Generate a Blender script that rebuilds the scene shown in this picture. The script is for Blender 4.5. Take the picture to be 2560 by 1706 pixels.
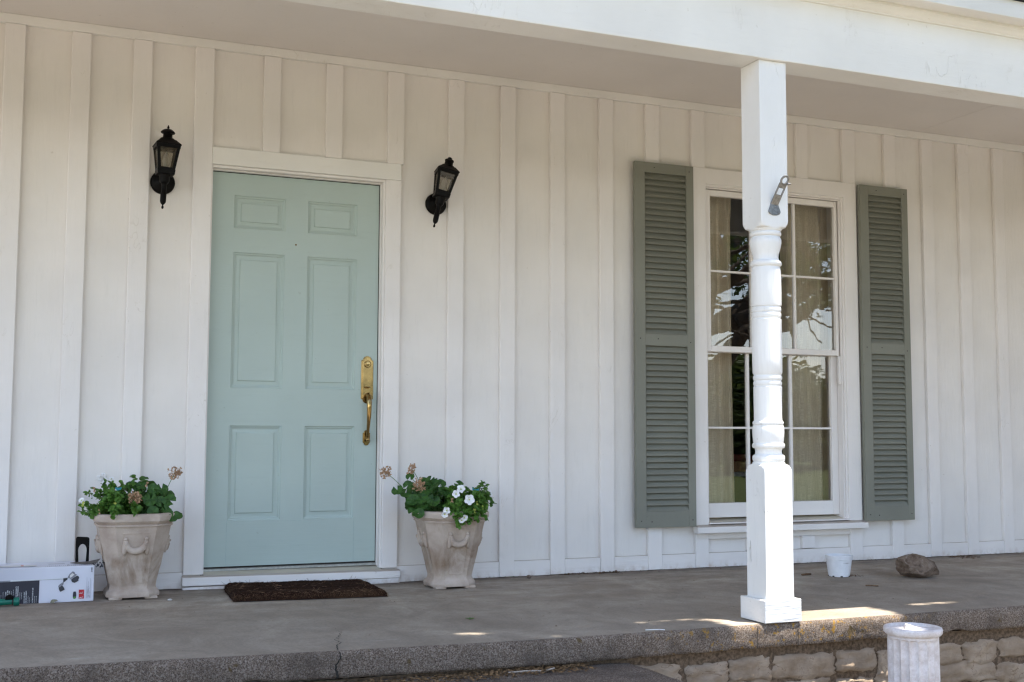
import bpy, bmesh, math, random
from mathutils import Vector, Matrix, noise, Quaternion
R = math.radians
rng = random.Random(7)
sc = bpy.context.scene
for o in list(bpy.data.objects): bpy.data.objects.remove(o)

# ---------------------------------------------------------------- camera
cam_d = bpy.data.cameras.new('camera'); cam = bpy.data.objects.new('camera', cam_d)
sc.collection.objects.link(cam); sc.camera = cam
yaw, pitch, roll = 0.3948, 0.0805, 0.0033
fw = Vector((math.sin(yaw)*math.cos(pitch), math.cos(yaw)*math.cos(pitch), math.sin(pitch)))
r0 = Vector((math.cos(yaw), -math.sin(yaw), 0)); u0 = r0.cross(fw)
rt = r0*math.cos(roll)+u0*math.sin(roll); up = -r0*math.sin(roll)+u0*math.cos(roll)
CAM = Vector((-0.8491, -6.0555, 0.7889))
M = Matrix((rt, up, -fw)).transposed().to_4x4(); M.translation = CAM
cam.matrix_world = M
cam_d.sensor_width = 36; cam_d.lens = 36*2909.783/2560; cam_d.clip_start = 0.05; cam_d.clip_end = 600

# ---------------------------------------------------------------- light
SUN = Vector((0.15, -0.143, 1)).normalized()
world = bpy.data.worlds.new('World'); sc.world = world; world.use_nodes = True
wn = world.node_tree; wn.nodes.clear()
sky = wn.nodes.new('ShaderNodeTexSky'); sky.sky_type = 'NISHITA'; sky.sun_disc = False
sky.sun_elevation = math.asin(SUN.z); sky.sun_rotation = math.atan2(SUN.x, SUN.y)
sky.air_density = 1.0; sky.dust_density = 1.0; sky.ozone_density = 1.0
bg = wn.nodes.new('ShaderNodeBackground'); bg.inputs['Strength'].default_value = 0.14
wo = wn.nodes.new('ShaderNodeOutputWorld')
# summer haze: whiter and brighter towards the horizon, all the way round
tc = wn.nodes.new('ShaderNodeTexCoord'); sx = wn.nodes.new('ShaderNodeSeparateXYZ'); wn.links.new(tc.outputs['Generated'], sx.inputs[0])
m1 = wn.nodes.new('ShaderNodeMath'); m1.operation = 'SUBTRACT'; m1.use_clamp = True; m1.inputs[0].default_value = 1; wn.links.new(sx.outputs[2], m1.inputs[1])
m2 = wn.nodes.new('ShaderNodeMath'); m2.operation = 'POWER'; m2.inputs[1].default_value = 5; wn.links.new(m1.outputs[0], m2.inputs[0])
hz = wn.nodes.new('ShaderNodeMix'); hz.data_type = 'RGBA'; hz.blend_type = 'ADD'; wn.links.new(m2.outputs[0], hz.inputs[0])
wn.links.new(sky.outputs[0], hz.inputs[6]); hz.inputs[7].default_value = (3.75, 3.45, 3.65, 1)
wn.links.new(hz.outputs[2], bg.inputs[0]); wn.links.new(bg.outputs[0], wo.inputs[0])
sd = bpy.data.lights.new('sun', 'SUN'); sd.energy = 4.0; sd.angle = R(0.53); sd.color = (1, .93, .82)
so = bpy.data.objects.new('sun', sd); sc.collection.objects.link(so)
so.rotation_euler = SUN.to_track_quat('Z', 'Y').to_euler(); so.location = (2, -4, 12)
sc.view_settings.view_transform = 'Standard'; sc.view_settings.look = 'None'
sc.view_settings.exposure = 1.78; sc.view_settings.gamma = 1
sc.render.engine = 'CYCLES'
sc.cycles.filter_width = 1.3
sc.cycles.max_bounces = 10; sc.cycles.diffuse_bounces = 6; sc.cycles.transparent_max_bounces = 16

# ---------------------------------------------------------------- materials
def hexc(r, g, b):
    f = lambda c: ((c/255+.055)/1.055)**2.4 if c > 10 else c/255/12.92
    return (f(r), f(g), f(b))
class NT:
    def __init__(s, name):
        s.m = bpy.data.materials.new(name); s.m.use_nodes = True
        s.t = s.m.node_tree; s.t.nodes.clear()
        s.out = s.t.nodes.new('ShaderNodeOutputMaterial')
    def put(s, node, k, v):
        if v is None: return
        inp = node.inputs[k]
        if isinstance(v, bpy.types.NodeSocket): s.t.links.new(v, inp)
        elif isinstance(v, (tuple, list)) and len(v) == 3 and inp.type == 'RGBA': inp.default_value = (*v, 1)
        else: inp.default_value = v
    def n(s, typ, attrs=None, **kw):
        d = s.t.nodes.new('ShaderNode'+typ)
        for k, v in (attrs or {}).items(): setattr(d, k, v)
        for k, v in kw.items():
            if k[0] == '_': s.put(d, int(k[1:]), v)
            else: s.put(d, k.replace('__', ' '), v)
        return d
    def coord(s, scale=(1, 1, 1), loc=(0, 0, 0), rot=(0, 0, 0)):
        c = s.n('TexCoord'); mp = s.n('Mapping', Vector=c.outputs['Object'], Scale=scale, Location=loc, Rotation=rot)
        return mp.outputs[0]
    def noise(s, v, scale, detail=4, rough=.55, dist=0):
        return s.n('TexNoise', Vector=v, Scale=scale, Detail=detail, Roughness=rough, Distortion=dist).outputs['Fac']
    def ramp(s, f, stops):
        d = s.n('ValToRGB', Fac=f); e = d.color_ramp.elements
        while len(e) < len(stops): e.new(.5)
        for i, (p, c) in enumerate(stops):
            e[i].position = p; e[i].color = (*c, 1) if isinstance(c, (tuple, list)) else (c, c, c, 1)
        return d.outputs['Color']
    def mix(s, f, a, b, mode='MIX'):
        d = s.n('Mix', dict(data_type='RGBA', blend_type=mode))
        s.put(d, 0, f); s.put(d, 6, a); s.put(d, 7, b); return d.outputs[2]
    def math(s, op, a, b=None, clamp=False):
        d = s.n('Math', dict(operation=op, use_clamp=clamp)); s.put(d, 0, a); s.put(d, 1, b); return d.outputs[0]
    def sep(s):
        c = s.n('TexCoord'); return s.n('SeparateXYZ', Vector=c.outputs['Object']).outputs
    def bump(s, h, strength, dist=.01, normal=None):
        return s.n('Bump', Height=h, Strength=strength, Distance=dist, Normal=normal).outputs[0]
    def done(s, col, rough=.6, nrm=None, metal=0, spec=.5, **kw):
        b = s.n('BsdfPrincipled'); s.put(b, 'Base Color', col); s.put(b, 'Roughness', rough)
        s.put(b, 'Normal', nrm); s.put(b, 'Metallic', metal); s.put(b, 'Specular IOR Level', spec)
        for k, v in kw.items(): s.put(b, k.replace('__', ' '), v)
        s.t.links.new(b.outputs[0], s.out.inputs[0]); return s.m

def paint(name, c, axis='z', rough=.45, grain=.25, dirt=0, fine=260, var=.05, crack=0, ledge=0):
    s = NT(name)
    sc3 = {'z': (1, 1, .03), 'x': (.03, 1, 1), 'n': (1, 1, 1)}[axis]
    g = s.noise(s.coord(sc3), fine, 3, .6)
    g2 = s.noise(s.coord({'z': (1, 1, .12), 'x': (.12, 1, 1), 'n': (1, 1, 1)}[axis]), 45, 5, .6)
    big = s.noise(s.coord(), 2.2, 4, .5)
    lo = tuple(x*(1-var) for x in c); hi = tuple(min(1, x*(1+var*.6)) for x in c)
    col = s.mix(s.ramp(big, [(.35, 0.), (.65, 1.)]), lo, hi)
    col = s.mix(s.math('MULTIPLY', s.ramp(g2, [(.58, 0.), (.72, 1.)]), .12), col, tuple(x*.72 for x in c))
    # scuffs and small spots
    sp = s.noise(s.coord(), 38, 2, .5)
    col = s.mix(s.math('MULTIPLY', s.ramp(sp, [(.74, 0.), (.78, 1.)]), .3), col, (c[0]*.55, c[1]*.5, c[2]*.42))
    if dirt:
        z = s.sep()[2]
        d = s.n('MapRange', Value=z, _1=0.0, _2=.045, _3=1., _4=0.).outputs[0]
        d2 = s.math('MULTIPLY', d, s.ramp(s.noise(s.coord((1, 1, .7)), 16, 5, .65), [(.45, 0.), (.68, 1.)]))
        col = s.mix(s.math('MULTIPLY', d2, dirt), col, (.45, .34, .25))
    if ledge:      # dust settled on upward faces
        nz_ = s.n('SeparateXYZ', Vector=s.n('NewGeometry').outputs['True Normal']).outputs[2]
        up_ = s.math('MULTIPLY', s.ramp(nz_, [(.35, 0.), (.6, 1.)]), s.ramp(g2, [(.2, .5), (.6, 1.)]))
        col = s.mix(s.math('MULTIPLY', up_, ledge), col, (.30, .22, .15))
    h = s.math('ADD', s.math('MULTIPLY', g, .4), g2)
    nrm = s.bump(h, grain, .004)
    if crack:
        w = s.noise(s.coord((1, 1, .35)), 9, 3, .5, 1.5)
        cr = s.ramp(w, [(.492, 0.), (.5, 1.), (.508, 0.)])
        mk = s.ramp(s.noise(s.coord((1, 1, 1), (3, 1, 2)), 3.5, 2), [(.56, 0.), (.66, 1.)])
        cc = s.math('MULTIPLY', cr, mk)
        nrm = s.bump(cc, crack, .004, nrm)
        col = s.mix(s.math('MULTIPLY', cc, .25), col, (.5, .45, .38))
    return s.done(col, rough, nrm, spec=.35)

WH = (.815, .78, .755)
M_sid = paint('siding_paint', (.80, .765, .732), 'z', .5, .45, .0, 420)
M_bat = paint('batten_paint', WH, 'z', .4, .3, .5, 180, crack=.3)
M_hor = paint('board_paint', WH, 'x', .42, .7, .8, 95, ledge=.75)
M_trim = paint('trim_paint', WH, 'n', .38, .12, .0, 90, ledge=.3)
M_head = paint('trim_horizontal', (.80, .785, .75), 'x', .4, .3, 0, 120, crack=.4)
M_ceil = paint('ceiling_paint', (.74, .70, .665), 'n', .5, .12, 0, 200, .03)
M_beam = paint('beam_paint', (.81, .80, .77), 'x', .42, .35, 0, 110, crack=.6)
M_post = paint('post_paint', (.83, .83, .82), 'z', .38, .5, 0, 120, crack=1.0)
M_plinth = paint('plinth_paint', (.83, .83, .82), 'x', .42, 1.0, 0, 90)
M_sill = paint('sill_paint', (.56, .51, .41), 'x', .5, .35, 0, 90, .1)
M_door = paint('door_paint', (.435, .52, .485), 'x', .36, .18, 0, 170, .035)
M_shut = paint('shutter_paint', (.222, .225, .188), 'n', .5, .25, 0, 120, .08)

def plain(name, c, rough=.5, metal=0, bump=0, scale=60, var=.15, spec=.5, **kw):
    s = NT(name); f = s.noise(s.coord(), scale, 4, .6)
    col = s.mix(s.ramp(f, [(.35, 0.), (.65, 1.)]), tuple(x*(1-var) for x in c), tuple(min(1, x*(1+var)) for x in c))
    return s.done(col, rough, s.bump(f, bump, .004) if bump else None, metal, spec, **kw)
M_black = plain('black_metal', (.0025, .002, .002), .42, 0, .25, 120, .4, .12)
M_brass = plain('brass', (.34, .23, .095), .17, 1, .0, 25, .2)
M_brassd = plain('brass_dark', (.2, .12, .04), .4, 1)
M_steel = plain('grey_metal', (.23, .235, .24), .42, .8, .2, 90, .25)
M_alum = plain('threshold_metal', (.40, .41, .40), .4, .7)
M_dark = plain('dark_gap', (.03, .025, .02), .9)
M_screw = plain('screw', (.3, .3, .3), .35, 1)
M_wplastic = plain('white_plastic', (.78, .79, .82), .4, 0, 0, 30, .04)
M_soil = plain('soil', (.035, .022, .014), .95, 0, 1, 120, .5)
M_green_pl = plain('green_plastic', (.0, .13, .085), .35)
M_teal = plain('teal_plastic', (.0, .25, .33), .4)
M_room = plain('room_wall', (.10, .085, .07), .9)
M_roomw = plain('room_white', (.55, .52, .48), .6)
M_red = plain('red_cloth', (.20, .035, .03), .8)
M_shing = plain('shingle', (.05, .05, .055), .9, 0, .6, 60, .4)
M_bark = plain('bark', (.10, .075, .055), .95, 0, .8, 18, .4)
M_twig = plain('twig', (.16, .10, .06), .9, 0, 0, 80, .3)
M_stem = plain('stem', (.10, .19, .05), .6)
M_petal = plain('white_petal', (.80, .80, .80), .6, 0, 0, 60, .05)
M_yel = plain('yellow_centre', (.45, .5, .1), .6)
M_dryp = plain('dry_petal', (.46, .29, .17), .8, 0, 0, 160, .45)

# wicker
s = NT('wicker'); w = s.n('TexWave', Vector=s.coord((1, 1, 1)), Scale=28., Distortion=2.)
M_wick = s.done(s.mix(w.outputs['Fac'], (.16, .07, .03), (.5, .27, .12)), .7)

# glass panes: thin sheet, mostly clear, Fresnel mirror
def glass(name, tint, k):
    s = NT(name)
    wv = s.noise(s.coord((1, 1, .6)), 5, 2, .5)
    nb = s.bump(wv, .025, .02)
    fr = s.n('Fresnel', IOR=1.5, Normal=nb).outputs[0]
    fac = s.math('MULTIPLY', fr, k, True)
    tr = s.n('BsdfTransparent', Color=tint); gl = s.n('BsdfGlossy', Roughness=.0, Normal=nb)
    mx = s.n('MixShader', _0=fac, _1=tr.outputs[0], _2=gl.outputs[0])
    s.t.links.new(mx.outputs[0], s.out.inputs[0]); return s.m
M_glass = glass('window_glass', (.97, .98, .97), 3.0)
s = NT('lantern_glass')
nz = s.ramp(s.noise(s.coord((1, 1, .3)), 60, 4, .6), [(.3, 0.12), (.7, .45)])
tr = s.n('BsdfTransparent', Color=(.8, .78, .72)); df = s.n('BsdfPrincipled', Roughness=.15); s.put(df, 'Base Color', (.2, .165, .12))
mx = s.n('MixShader', _0=nz, _1=tr.outputs[0], _2=df.outputs[0]); s.t.links.new(mx.outputs[0], s.out.inputs[0]); M_lglass = s.m

# leaves
def leafmat(name, a, b, trans=.3, rough=.5, scale=30):
    s = NT(name); f = s.noise(s.coord(), scale, 3, .6)
    col = s.mix(s.ramp(f, [(.35, 0.), (.65, 1.)]), a, b)
    p = s.n('BsdfPrincipled'); s.put(p, 'Base Color', col); s.put(p, 'Roughness', rough); s.put(p, 'Specular IOR Level', .35)
    t = s.n('BsdfTranslucent', Color=s.mix(.5, col, (.16, .22, .05)))
    mx = s.n('MixShader', _0=trans, _1=p.outputs[0], _2=t.outputs[0]); s.t.links.new(mx.outputs[0], s.out.inputs[0]); return s.m
M_ger = leafmat('geranium_leaf', (.022, .07, .014), (.055, .14, .024), .15, .55, 45)
M_pet = leafmat('petunia_leaf', (.055, .15, .022), (.13, .27, .045), .3, .5, 60)
M_oak = leafmat('oak_leaf', (.04, .075, .02), (.08, .12, .03), .35, .5, 3)
M_far = leafmat('far_leaf', (.035, .06, .018), (.08, .11, .03), .25, .6, 1)

# curtain
s = NT('curtain_cloth')
c1 = s.noise(s.coord((1, 1, .02)), 420, 2); c2 = s.noise(s.coord((.04, 1, 1)), 380, 2)
f = s.ramp(s.math('MULTIPLY', s.math('ADD', c1, c2), .5), [(.38, 0.), (.62, 1.)])
col = s.mix(f, (.60, .49, .35), (.86, .75, .59))
p = s.n('BsdfPrincipled'); s.put(p, 'Base Color', col); s.put(p, 'Roughness', .9)
t = s.n('BsdfTranslucent', Color=col); mx = s.n('MixShader', _0=.12, _1=p.outputs[0], _2=t.outputs[0])
s.t.links.new(mx.outputs[0], s.out.inputs[0]); M_curt = s.m

# porch concrete top
s = NT('porch_concrete'); X, Y, Z = s.sep()[0:3]
st = s.noise(s.coord((1., .8, 1)), 1.9, 8, .7, .6)
st2 = s.noise(s.coord((1, .8, 1), (3, 7, 0)), 4.2, 9, .75, .8)
col = s.mix(s.ramp(st, [(.32, 0.), (.68, 1.)]), (.33, .268, .205), (.53, .46, .375))
col = s.mix(s.math('MULTIPLY', s.ramp(st2, [(.35, 1.), (.6, 0.)]), .55), col, (.17, .142, .115))
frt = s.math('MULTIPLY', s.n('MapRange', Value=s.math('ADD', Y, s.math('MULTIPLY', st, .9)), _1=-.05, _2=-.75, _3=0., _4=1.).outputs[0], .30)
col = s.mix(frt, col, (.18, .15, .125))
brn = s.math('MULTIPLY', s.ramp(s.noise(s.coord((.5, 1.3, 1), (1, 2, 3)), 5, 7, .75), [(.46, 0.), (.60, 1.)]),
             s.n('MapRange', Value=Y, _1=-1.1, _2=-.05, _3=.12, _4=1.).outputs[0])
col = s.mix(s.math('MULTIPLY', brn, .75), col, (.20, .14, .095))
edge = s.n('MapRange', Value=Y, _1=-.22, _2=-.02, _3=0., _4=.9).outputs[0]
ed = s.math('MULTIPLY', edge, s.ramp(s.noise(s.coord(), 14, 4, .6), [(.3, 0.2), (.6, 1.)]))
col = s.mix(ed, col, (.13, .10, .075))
pale = s.ramp(s.noise(s.coord((.35, 2, 1), (9, 4, 0)), 11, 4, .6), [(.66, 0.), (.74, 1.)])
col = s.mix(s.math('MULTIPLY', pale, .4), col, (.55, .52, .48))
fine = s.noise(s.coord((.7, 1, 1)), 120, 5, .8)
col = s.mix(s.math('MULTIPLY', s.ramp(fine, [(.3, 1.), (.55, 0.)]), .55), col, (.13, .11, .09))
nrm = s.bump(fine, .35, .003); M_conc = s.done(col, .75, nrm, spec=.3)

# rough aggregate edge
def aggregate(name, lichen=True, dk=1.):
    s = NT(name); X = s.sep()[0]
    v = s.n('TexVoronoi', Vector=s.coord(), Scale=210.)
    n1 = s.noise(s.coord(), 230, 4, .85); n2 = s.noise(s.coord((1, 1, 1), (5, 3, 1)), 7, 6, .7)
    col = s.mix(s.ramp(n1, [(.42, 0.), (.60, 1.)]), (.075*dk, .052*dk, .040*dk), (.40*dk, .315*dk, .25*dk))
    col = s.mix(s.math('MULTIPLY', s.ramp(v.outputs['Color'], [(.62, 0.), (.8, 1.)]), .6), col, (.46*dk, .395*dk, .34*dk))
    col = s.mix(s.math('MULTIPLY', s.ramp(n2, [(.35, 1.), (.55, 0.)]), .6), col, (.105*dk, .082*dk, .066*dk))
    if lichen:
        l1 = s.ramp(s.noise(s.coord((1, 1, 1), (2, 8, 4)), 34, 4, .65), [(.57, 0.), (.63, 1.)])
        a = s.n('MapRange', Value=X, _1=1.4, _2=1.8, _3=0., _4=1.).outputs[0]
        b = s.n('MapRange', Value=X, _1=2.5, _2=3.0, _3=1., _4=0.).outputs[0]
        col = s.mix(s.math('MULTIPLY', s.math('MULTIPLY', a, b), l1), col, (.42, .24, .05))
        l2 = s.ramp(s.noise(s.coord((1, 1, 1), (7, 1, 4)), 13, 3, .5), [(.70, 0.), (.73, 1.)])
        col = s.mix(s.math('MULTIPLY', l2, .7), col, (.13, .085, .025))
    nrm = s.bump(n1, 1.0, .009); nrm = s.bump(n2, .4, .02, nrm)
    return s.done(col, .9, nrm, spec=.2)
M_agg = aggregate('slab_edge_concrete'); M_step = aggregate('step_concrete', False, .85)
# limestone + mortar
s = NT('limestone'); n1 = s.noise(s.coord((1, 1, 1)), 7, 6, .6); n2 = s.noise(s.coord((.5, 1, 1)), 40, 5, .7)
col = s.mix(s.ramp(n1, [(.3, 0.), (.7, 1.)]), (.22, .16, .11), (.40, .315, .235))
wv = s.noise(s.coord((.6, 1, 1), (1, 4, 2)), 8, 3, .5, 2.)
crk = s.math('MULTIPLY', s.ramp(wv, [(.488, 0.), (.5, 1.), (.512, 0.)]), s.ramp(n1, [(.45, 0.), (.55, 1.)]))
col = s.mix(s.math('MULTIPLY', crk, .8), col, (.16, .10, .06))
col = s.mix(s.math('MULTIPLY', s.ramp(n2, [(.3, 1.), (.5, 0.)]), .5), col, (.22, .17, .125))
nr = s.bump(n2, .7, .01); nr = s.bump(crk, -.6, .01, nr); M_stone = s.done(col, .9, nr, spec=.2)
M_mort = plain('mortar', (.135, .095, .065), .95, 0, 1, 70, .45, .2)

# terracotta / cast stone planter
s = NT('planter_stone'); Z = s.sep()[2]
n1 = s.noise(s.coord(), 11, 5, .6); n2 = s.noise(s.coord((1, 1, .5), (4, 2, 8)), 8, 5, .65, .6); n3 = s.noise(s.coord(), 130, 3, .7)
col = s.mix(s.ramp(n1, [(.3, 0.), (.7, 1.)]), (.40, .315, .255), (.56, .47, .395))
bnd = s.ramp(Z, [(.05, 0.), (.12, 1.), (.2, 1.), (.26, 0.)])
col = s.mix(s.math('MULTIPLY', s.math('MULTIPLY', bnd, s.ramp(n2, [(.44, 0.), (.62, 1.)])), .75), col, (.20, .125, .07))
col = s.mix(s.math('MULTIPLY', s.ramp(n2, [(.30, 1.), (.42, 0.)]), .4), col, (.26, .19, .14))
col = s.mix(s.math('MULTIPLY', s.ramp(n3, [(.62, 0.), (.75, 1.)]), .35), col, (.6, .55, .5))
M_pot = s.done(col, .85, s.bump(n3, .4, .003), spec=.2)
# fluted pedestal
s = NT('pedestal_plaster'); n1 = s.noise(s.coord(), 18, 5, .7); n2 = s.noise(s.coord(), 160, 3, .7)
up_ = s.n('MapRange', Value=s.n('SeparateXYZ', Vector=s.n('NewGeometry').outputs['Position']).outputs[2], _1=.0, _2=.02).outputs[0]
col = s.mix(s.ramp(n1, [(.4, 0.), (.62, 1.)]), (.56, .51, .50), (.70, .67, .68))
col = s.mix(s.math('MULTIPLY', s.ramp(n2, [(.3, 1.), (.42, 0.)]), .35), col, (.3, .26, .24))
M_ped = s.done(col, .85, s.bump(n1, .4, .01, s.bump(n2, .4, .003)), spec=.2)
# rock
s = NT('rock'); n1 = s.noise(s.coord(), 14, 6, .7); n2 = s.noise(s.coord((1, 1, 1), (4, 4, 1)), 26, 5, .7, 1)
col = s.mix(s.ramp(n1, [(.35, 0.), (.65, 1.)]), (.10, .065, .045), (.27, .205, .16))
col = s.mix(s.math('MULTIPLY', s.ramp(n2, [(.55, 0.), (.7, 1.)]), .7), col, (.38, .33, .29))
col = s.mix(s.math('MULTIPLY', s.ramp(n2, [(.3, 1.), (.42, 0.)]), .8), col, (.04, .028, .025))
M_rock = s.done(col, .9, s.bump(n1, .8, .01), spec=.2)
# coir mat
s = NT('coir'); n1 = s.noise(s.coord((1, .35, 1)), 150, 4, .8); n2 = s.noise(s.coord((.4, 1, 1)), 12, 4, .6)
col = s.mix(s.ramp(n1, [(.35, 0.), (.7, 1.)]), (.010, .005, .004), (.07, .034, .020))
col = s.mix(s.math('MULTIPLY', s.ramp(n2, [(.55, 0.), (.7, 1.)]), .35), col, (.14, .085, .045))
M_coir = s.done(col, .95, s.bump(n1, 1, .01), spec=.1)
M_fib = plain('coir_fibre', (.22, .125, .07), .9, 0, 0, 90, .6)
# ground
s = NT('ground_soil'); n1 = s.noise(s.coord(), 1.2, 6, .65); n2 = s.noise(s.coord(), 14, 5, .7)
col = s.mix(s.ramp(n1, [(.4, 0.), (.6, 1.)]), (.275, .235, .195), (.20, .18, .13))
col = s.mix(s.math('MULTIPLY', n2, .4), col, (.36, .30, .24))
Yg = s.sep()[1]; far_ = s.n('MapRange', Value=s.math('ADD', Yg, s.math('MULTIPLY', n1, 2.)), _1=-10.5, _2=-12.0, _3=0., _4=1.).outputs[0]
col = s.mix(far_, col, s.mix(n2, (.045, .07, .02), (.10, .12, .045))); M_ground = s.done(col, .95, s.bump(n2, .6, .03), spec=.1)
# carton
s = NT('carton_print'); X, Y, Z = s.sep()[0:3]
g = s.ramp(X, [(0., .0), (1., 1.)])
gx = s.n('MapRange', Value=X, _1=-1.0, _2=-.72, _3=0., _4=1.).outputs[0]
gz = s.n('MapRange', Value=Z, _1=.112, _2=.14, _3=0., _4=1.).outputs[0]
fy = s.n('MapRange', Value=Y, _1=-.335, _2=-.325, _3=1., _4=0.).outputs[0]
dk = s.math('MULTIPLY', s.math('MULTIPLY', s.math('SUBTRACT', 1., gx, True), gz), fy)
col = s.mix(s.math('MULTIPLY', dk, .75), (.66, .66, .73), (.16, .16, .19))
M_card = s.done(col, .38, s.bump(s.noise(s.coord(), 12, 3), .15, .01), spec=.4)
M_inkb = plain('ink_black', (.02, .02, .035), .4, 0, 0, 30, .1)
M_inkw = plain('ink_white', (.62, .64, .66), .4, 0, 0, 30, .05)
M_inkr = plain('ink_red', (.50, .02, .03), .4, 0, 0, 30, .05)
M_inkg = plain('ink_green', (.08, .30, .04), .4, 0, 0, 30, .05)
M_inkgr = plain('ink_grey', (.22, .22, .25), .45, 0, 0, 60, .2)
M_inkdk = plain('ink_charcoal', (.035, .035, .045), .4, 0, 0, 90, .4)
M_inklb = plain('label_paper', (.66, .64, .62), .5, 0, 0, 60, .05)
M_inkor = plain('label_orange', (.60, .2, .12), .5, 0, 0, 60, .05)

# ---------------------------------------------------------------- builders
COL = sc.collection
LOC = {}
def tag(o, label=None, cat=None, group=None, kind=None):
    if label: o['label'] = label
    if cat: o['category'] = cat
    if group: o['group'] = group
    if kind: o['kind'] = kind
    return o
def thing(name, label, cat, loc=(0, 0, 0), group=None):
    o = bpy.data.objects.new(name, None); COL.objects.link(o); o.location = loc; o.empty_display_size = .1
    LOC[o] = Vector(loc); return tag(o, label, cat, group)
def adopt(o, parent):
    if parent is not None:
        o.parent = parent; o.matrix_parent_inverse = Matrix.Translation(-LOC.get(parent, Vector()))
    return o
class MB:
    def __init__(s): s.v = []; s.f = []; s.T = None
    def add(s, vs, fs):
        b = len(s.v)
        if s.T is not None: vs = [s.T @ Vector(v) for v in vs]
        s.v += [tuple(v) for v in vs]; s.f += [tuple(b+i for i in f) for f in fs]; return s
    def box(s, x0, x1, y0, y1, z0, z1):
        return s.add([(x0, y0, z0), (x1, y0, z0), (x1, y1, z0), (x0, y1, z0), (x0, y0, z1), (x1, y0, z1), (x1, y1, z1), (x0, y1, z1)],
                     [(0, 3, 2, 1), (4, 5, 6, 7), (0, 1, 5, 4), (1, 2, 6, 5), (2, 3, 7, 6), (3, 0, 4, 7)])
    def quad(s, a, b, c, d): return s.add([a, b, c, d], [(0, 1, 2, 3)])
    def lathe(s, prof, c=(0, 0, 0), seg=32, cap=True, fn=None):
        vs = []; fs = []
        for (r, z) in prof:
            for k in range(seg):
                a = 2*math.pi*k/seg; rr = r if fn is None else fn(r, z, a)
                vs.append((c[0]+rr*math.cos(a), c[1]+rr*math.sin(a), c[2]+z))
        for i in range(len(prof)-1):
            for k in range(seg):
                k2 = (k+1) % seg; fs.append((i*seg+k, i*seg+k2, (i+1)*seg+k2, (i+1)*seg+k))
        if cap:
            fs.append(tuple(range(seg))[::-1]); fs.append(tuple((len(prof)-1)*seg+k for k in range(seg)))
        return s.add(vs, fs)
    def tube(s, pts, rad, seg=8, cap=True):
        pts = [Vector(p) for p in pts]
        if not isinstance(rad, (list, tuple)): rad = [rad]*len(pts)
        vs = []; fs = []; pn = None
        for i, p in enumerate(pts):
            t = (pts[min(i+1, len(pts)-1)]-pts[max(i-1, 0)]).normalized()
            if pn is None:
                a = Vector((0, 0, 1)) if abs(t.z) < .9 else Vector((1, 0, 0)); n = t.cross(a).normalized()
            else: n = (pn-t*pn.dot(t)).normalized()
            pn = n; b = t.cross(n)
            for k in range(seg):
                a = 2*math.pi*k/seg; vs.append(p+(n*math.cos(a)+b*math.sin(a))*rad[i])
        for i in range(len(pts)-1):
            for k in range(seg):
                k2 = (k+1) % seg; fs.append((i*seg+k, i*seg+k2, (i+1)*seg+k2, (i+1)*seg+k))
        if cap: fs.append(tuple(range(seg))[::-1]); fs.append(tuple((len(pts)-1)*seg+k for k in range(seg)))
        return s.add(vs, fs)
    def prism(s, poly, y0, y1):      # polygon in XZ extruded along Y
        n = len(poly); vs = [(x, y0, z) for x, z in poly]+[(x, y1, z) for x, z in poly]
        fs = [tuple(range(n)), tuple(range(n, 2*n))[::-1]]+[(i, i+n, (i+1) % n+n, (i+1) % n) for i in range(n)]
        return s.add(vs, fs)
    def build(s, name, m, parent=None, bevel=0, smooth=False, seg=1, angle=40):
        me = bpy.data.meshes.new(name); me.from_pydata(s.v, [], s.f); me.update()
        me.materials.append(m)
        if smooth:
            for p in me.polygons: p.use_smooth = True
            try: me.set_sharp_from_angle(angle=R(angle))
            except Exception: pass
        o = bpy.data.objects.new(name, me); COL.objects.link(o)
        if bevel:
            b = o.modifiers.new('bevel', 'BEVEL'); b.width = bevel; b.segments = seg; b.limit_method = 'ANGLE'; b.angle_limit = R(35)
        return adopt(o, parent)
def fixn(o):
    bm = bmesh.new(); bm.from_mesh(o.data); bmesh.ops.recalc_face_normals(bm, faces=bm.faces); bm.to_mesh(o.data); bm.free(); return o
def sub(o, n=1, simple=False):
    m = o.modifiers.new('sub', 'SUBSURF'); m.levels = n; m.render_levels = n
    if simple: m.subdivision_type = 'SIMPLE'
    return o
def fz(x): return max(0., min(.03, .03*(1.0-x)/2.0)) if x < 1 else 0.     # porch slab rises a little to the left

# ================================================================ SETTING: ground
gm = MB(); gm.quad((-150, -150, -.62), (150, -150, -.62), (150, 150, -.62), (-150, 150, -.62))
tag(gm.build('ground', M_ground), kind='structure')

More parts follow.
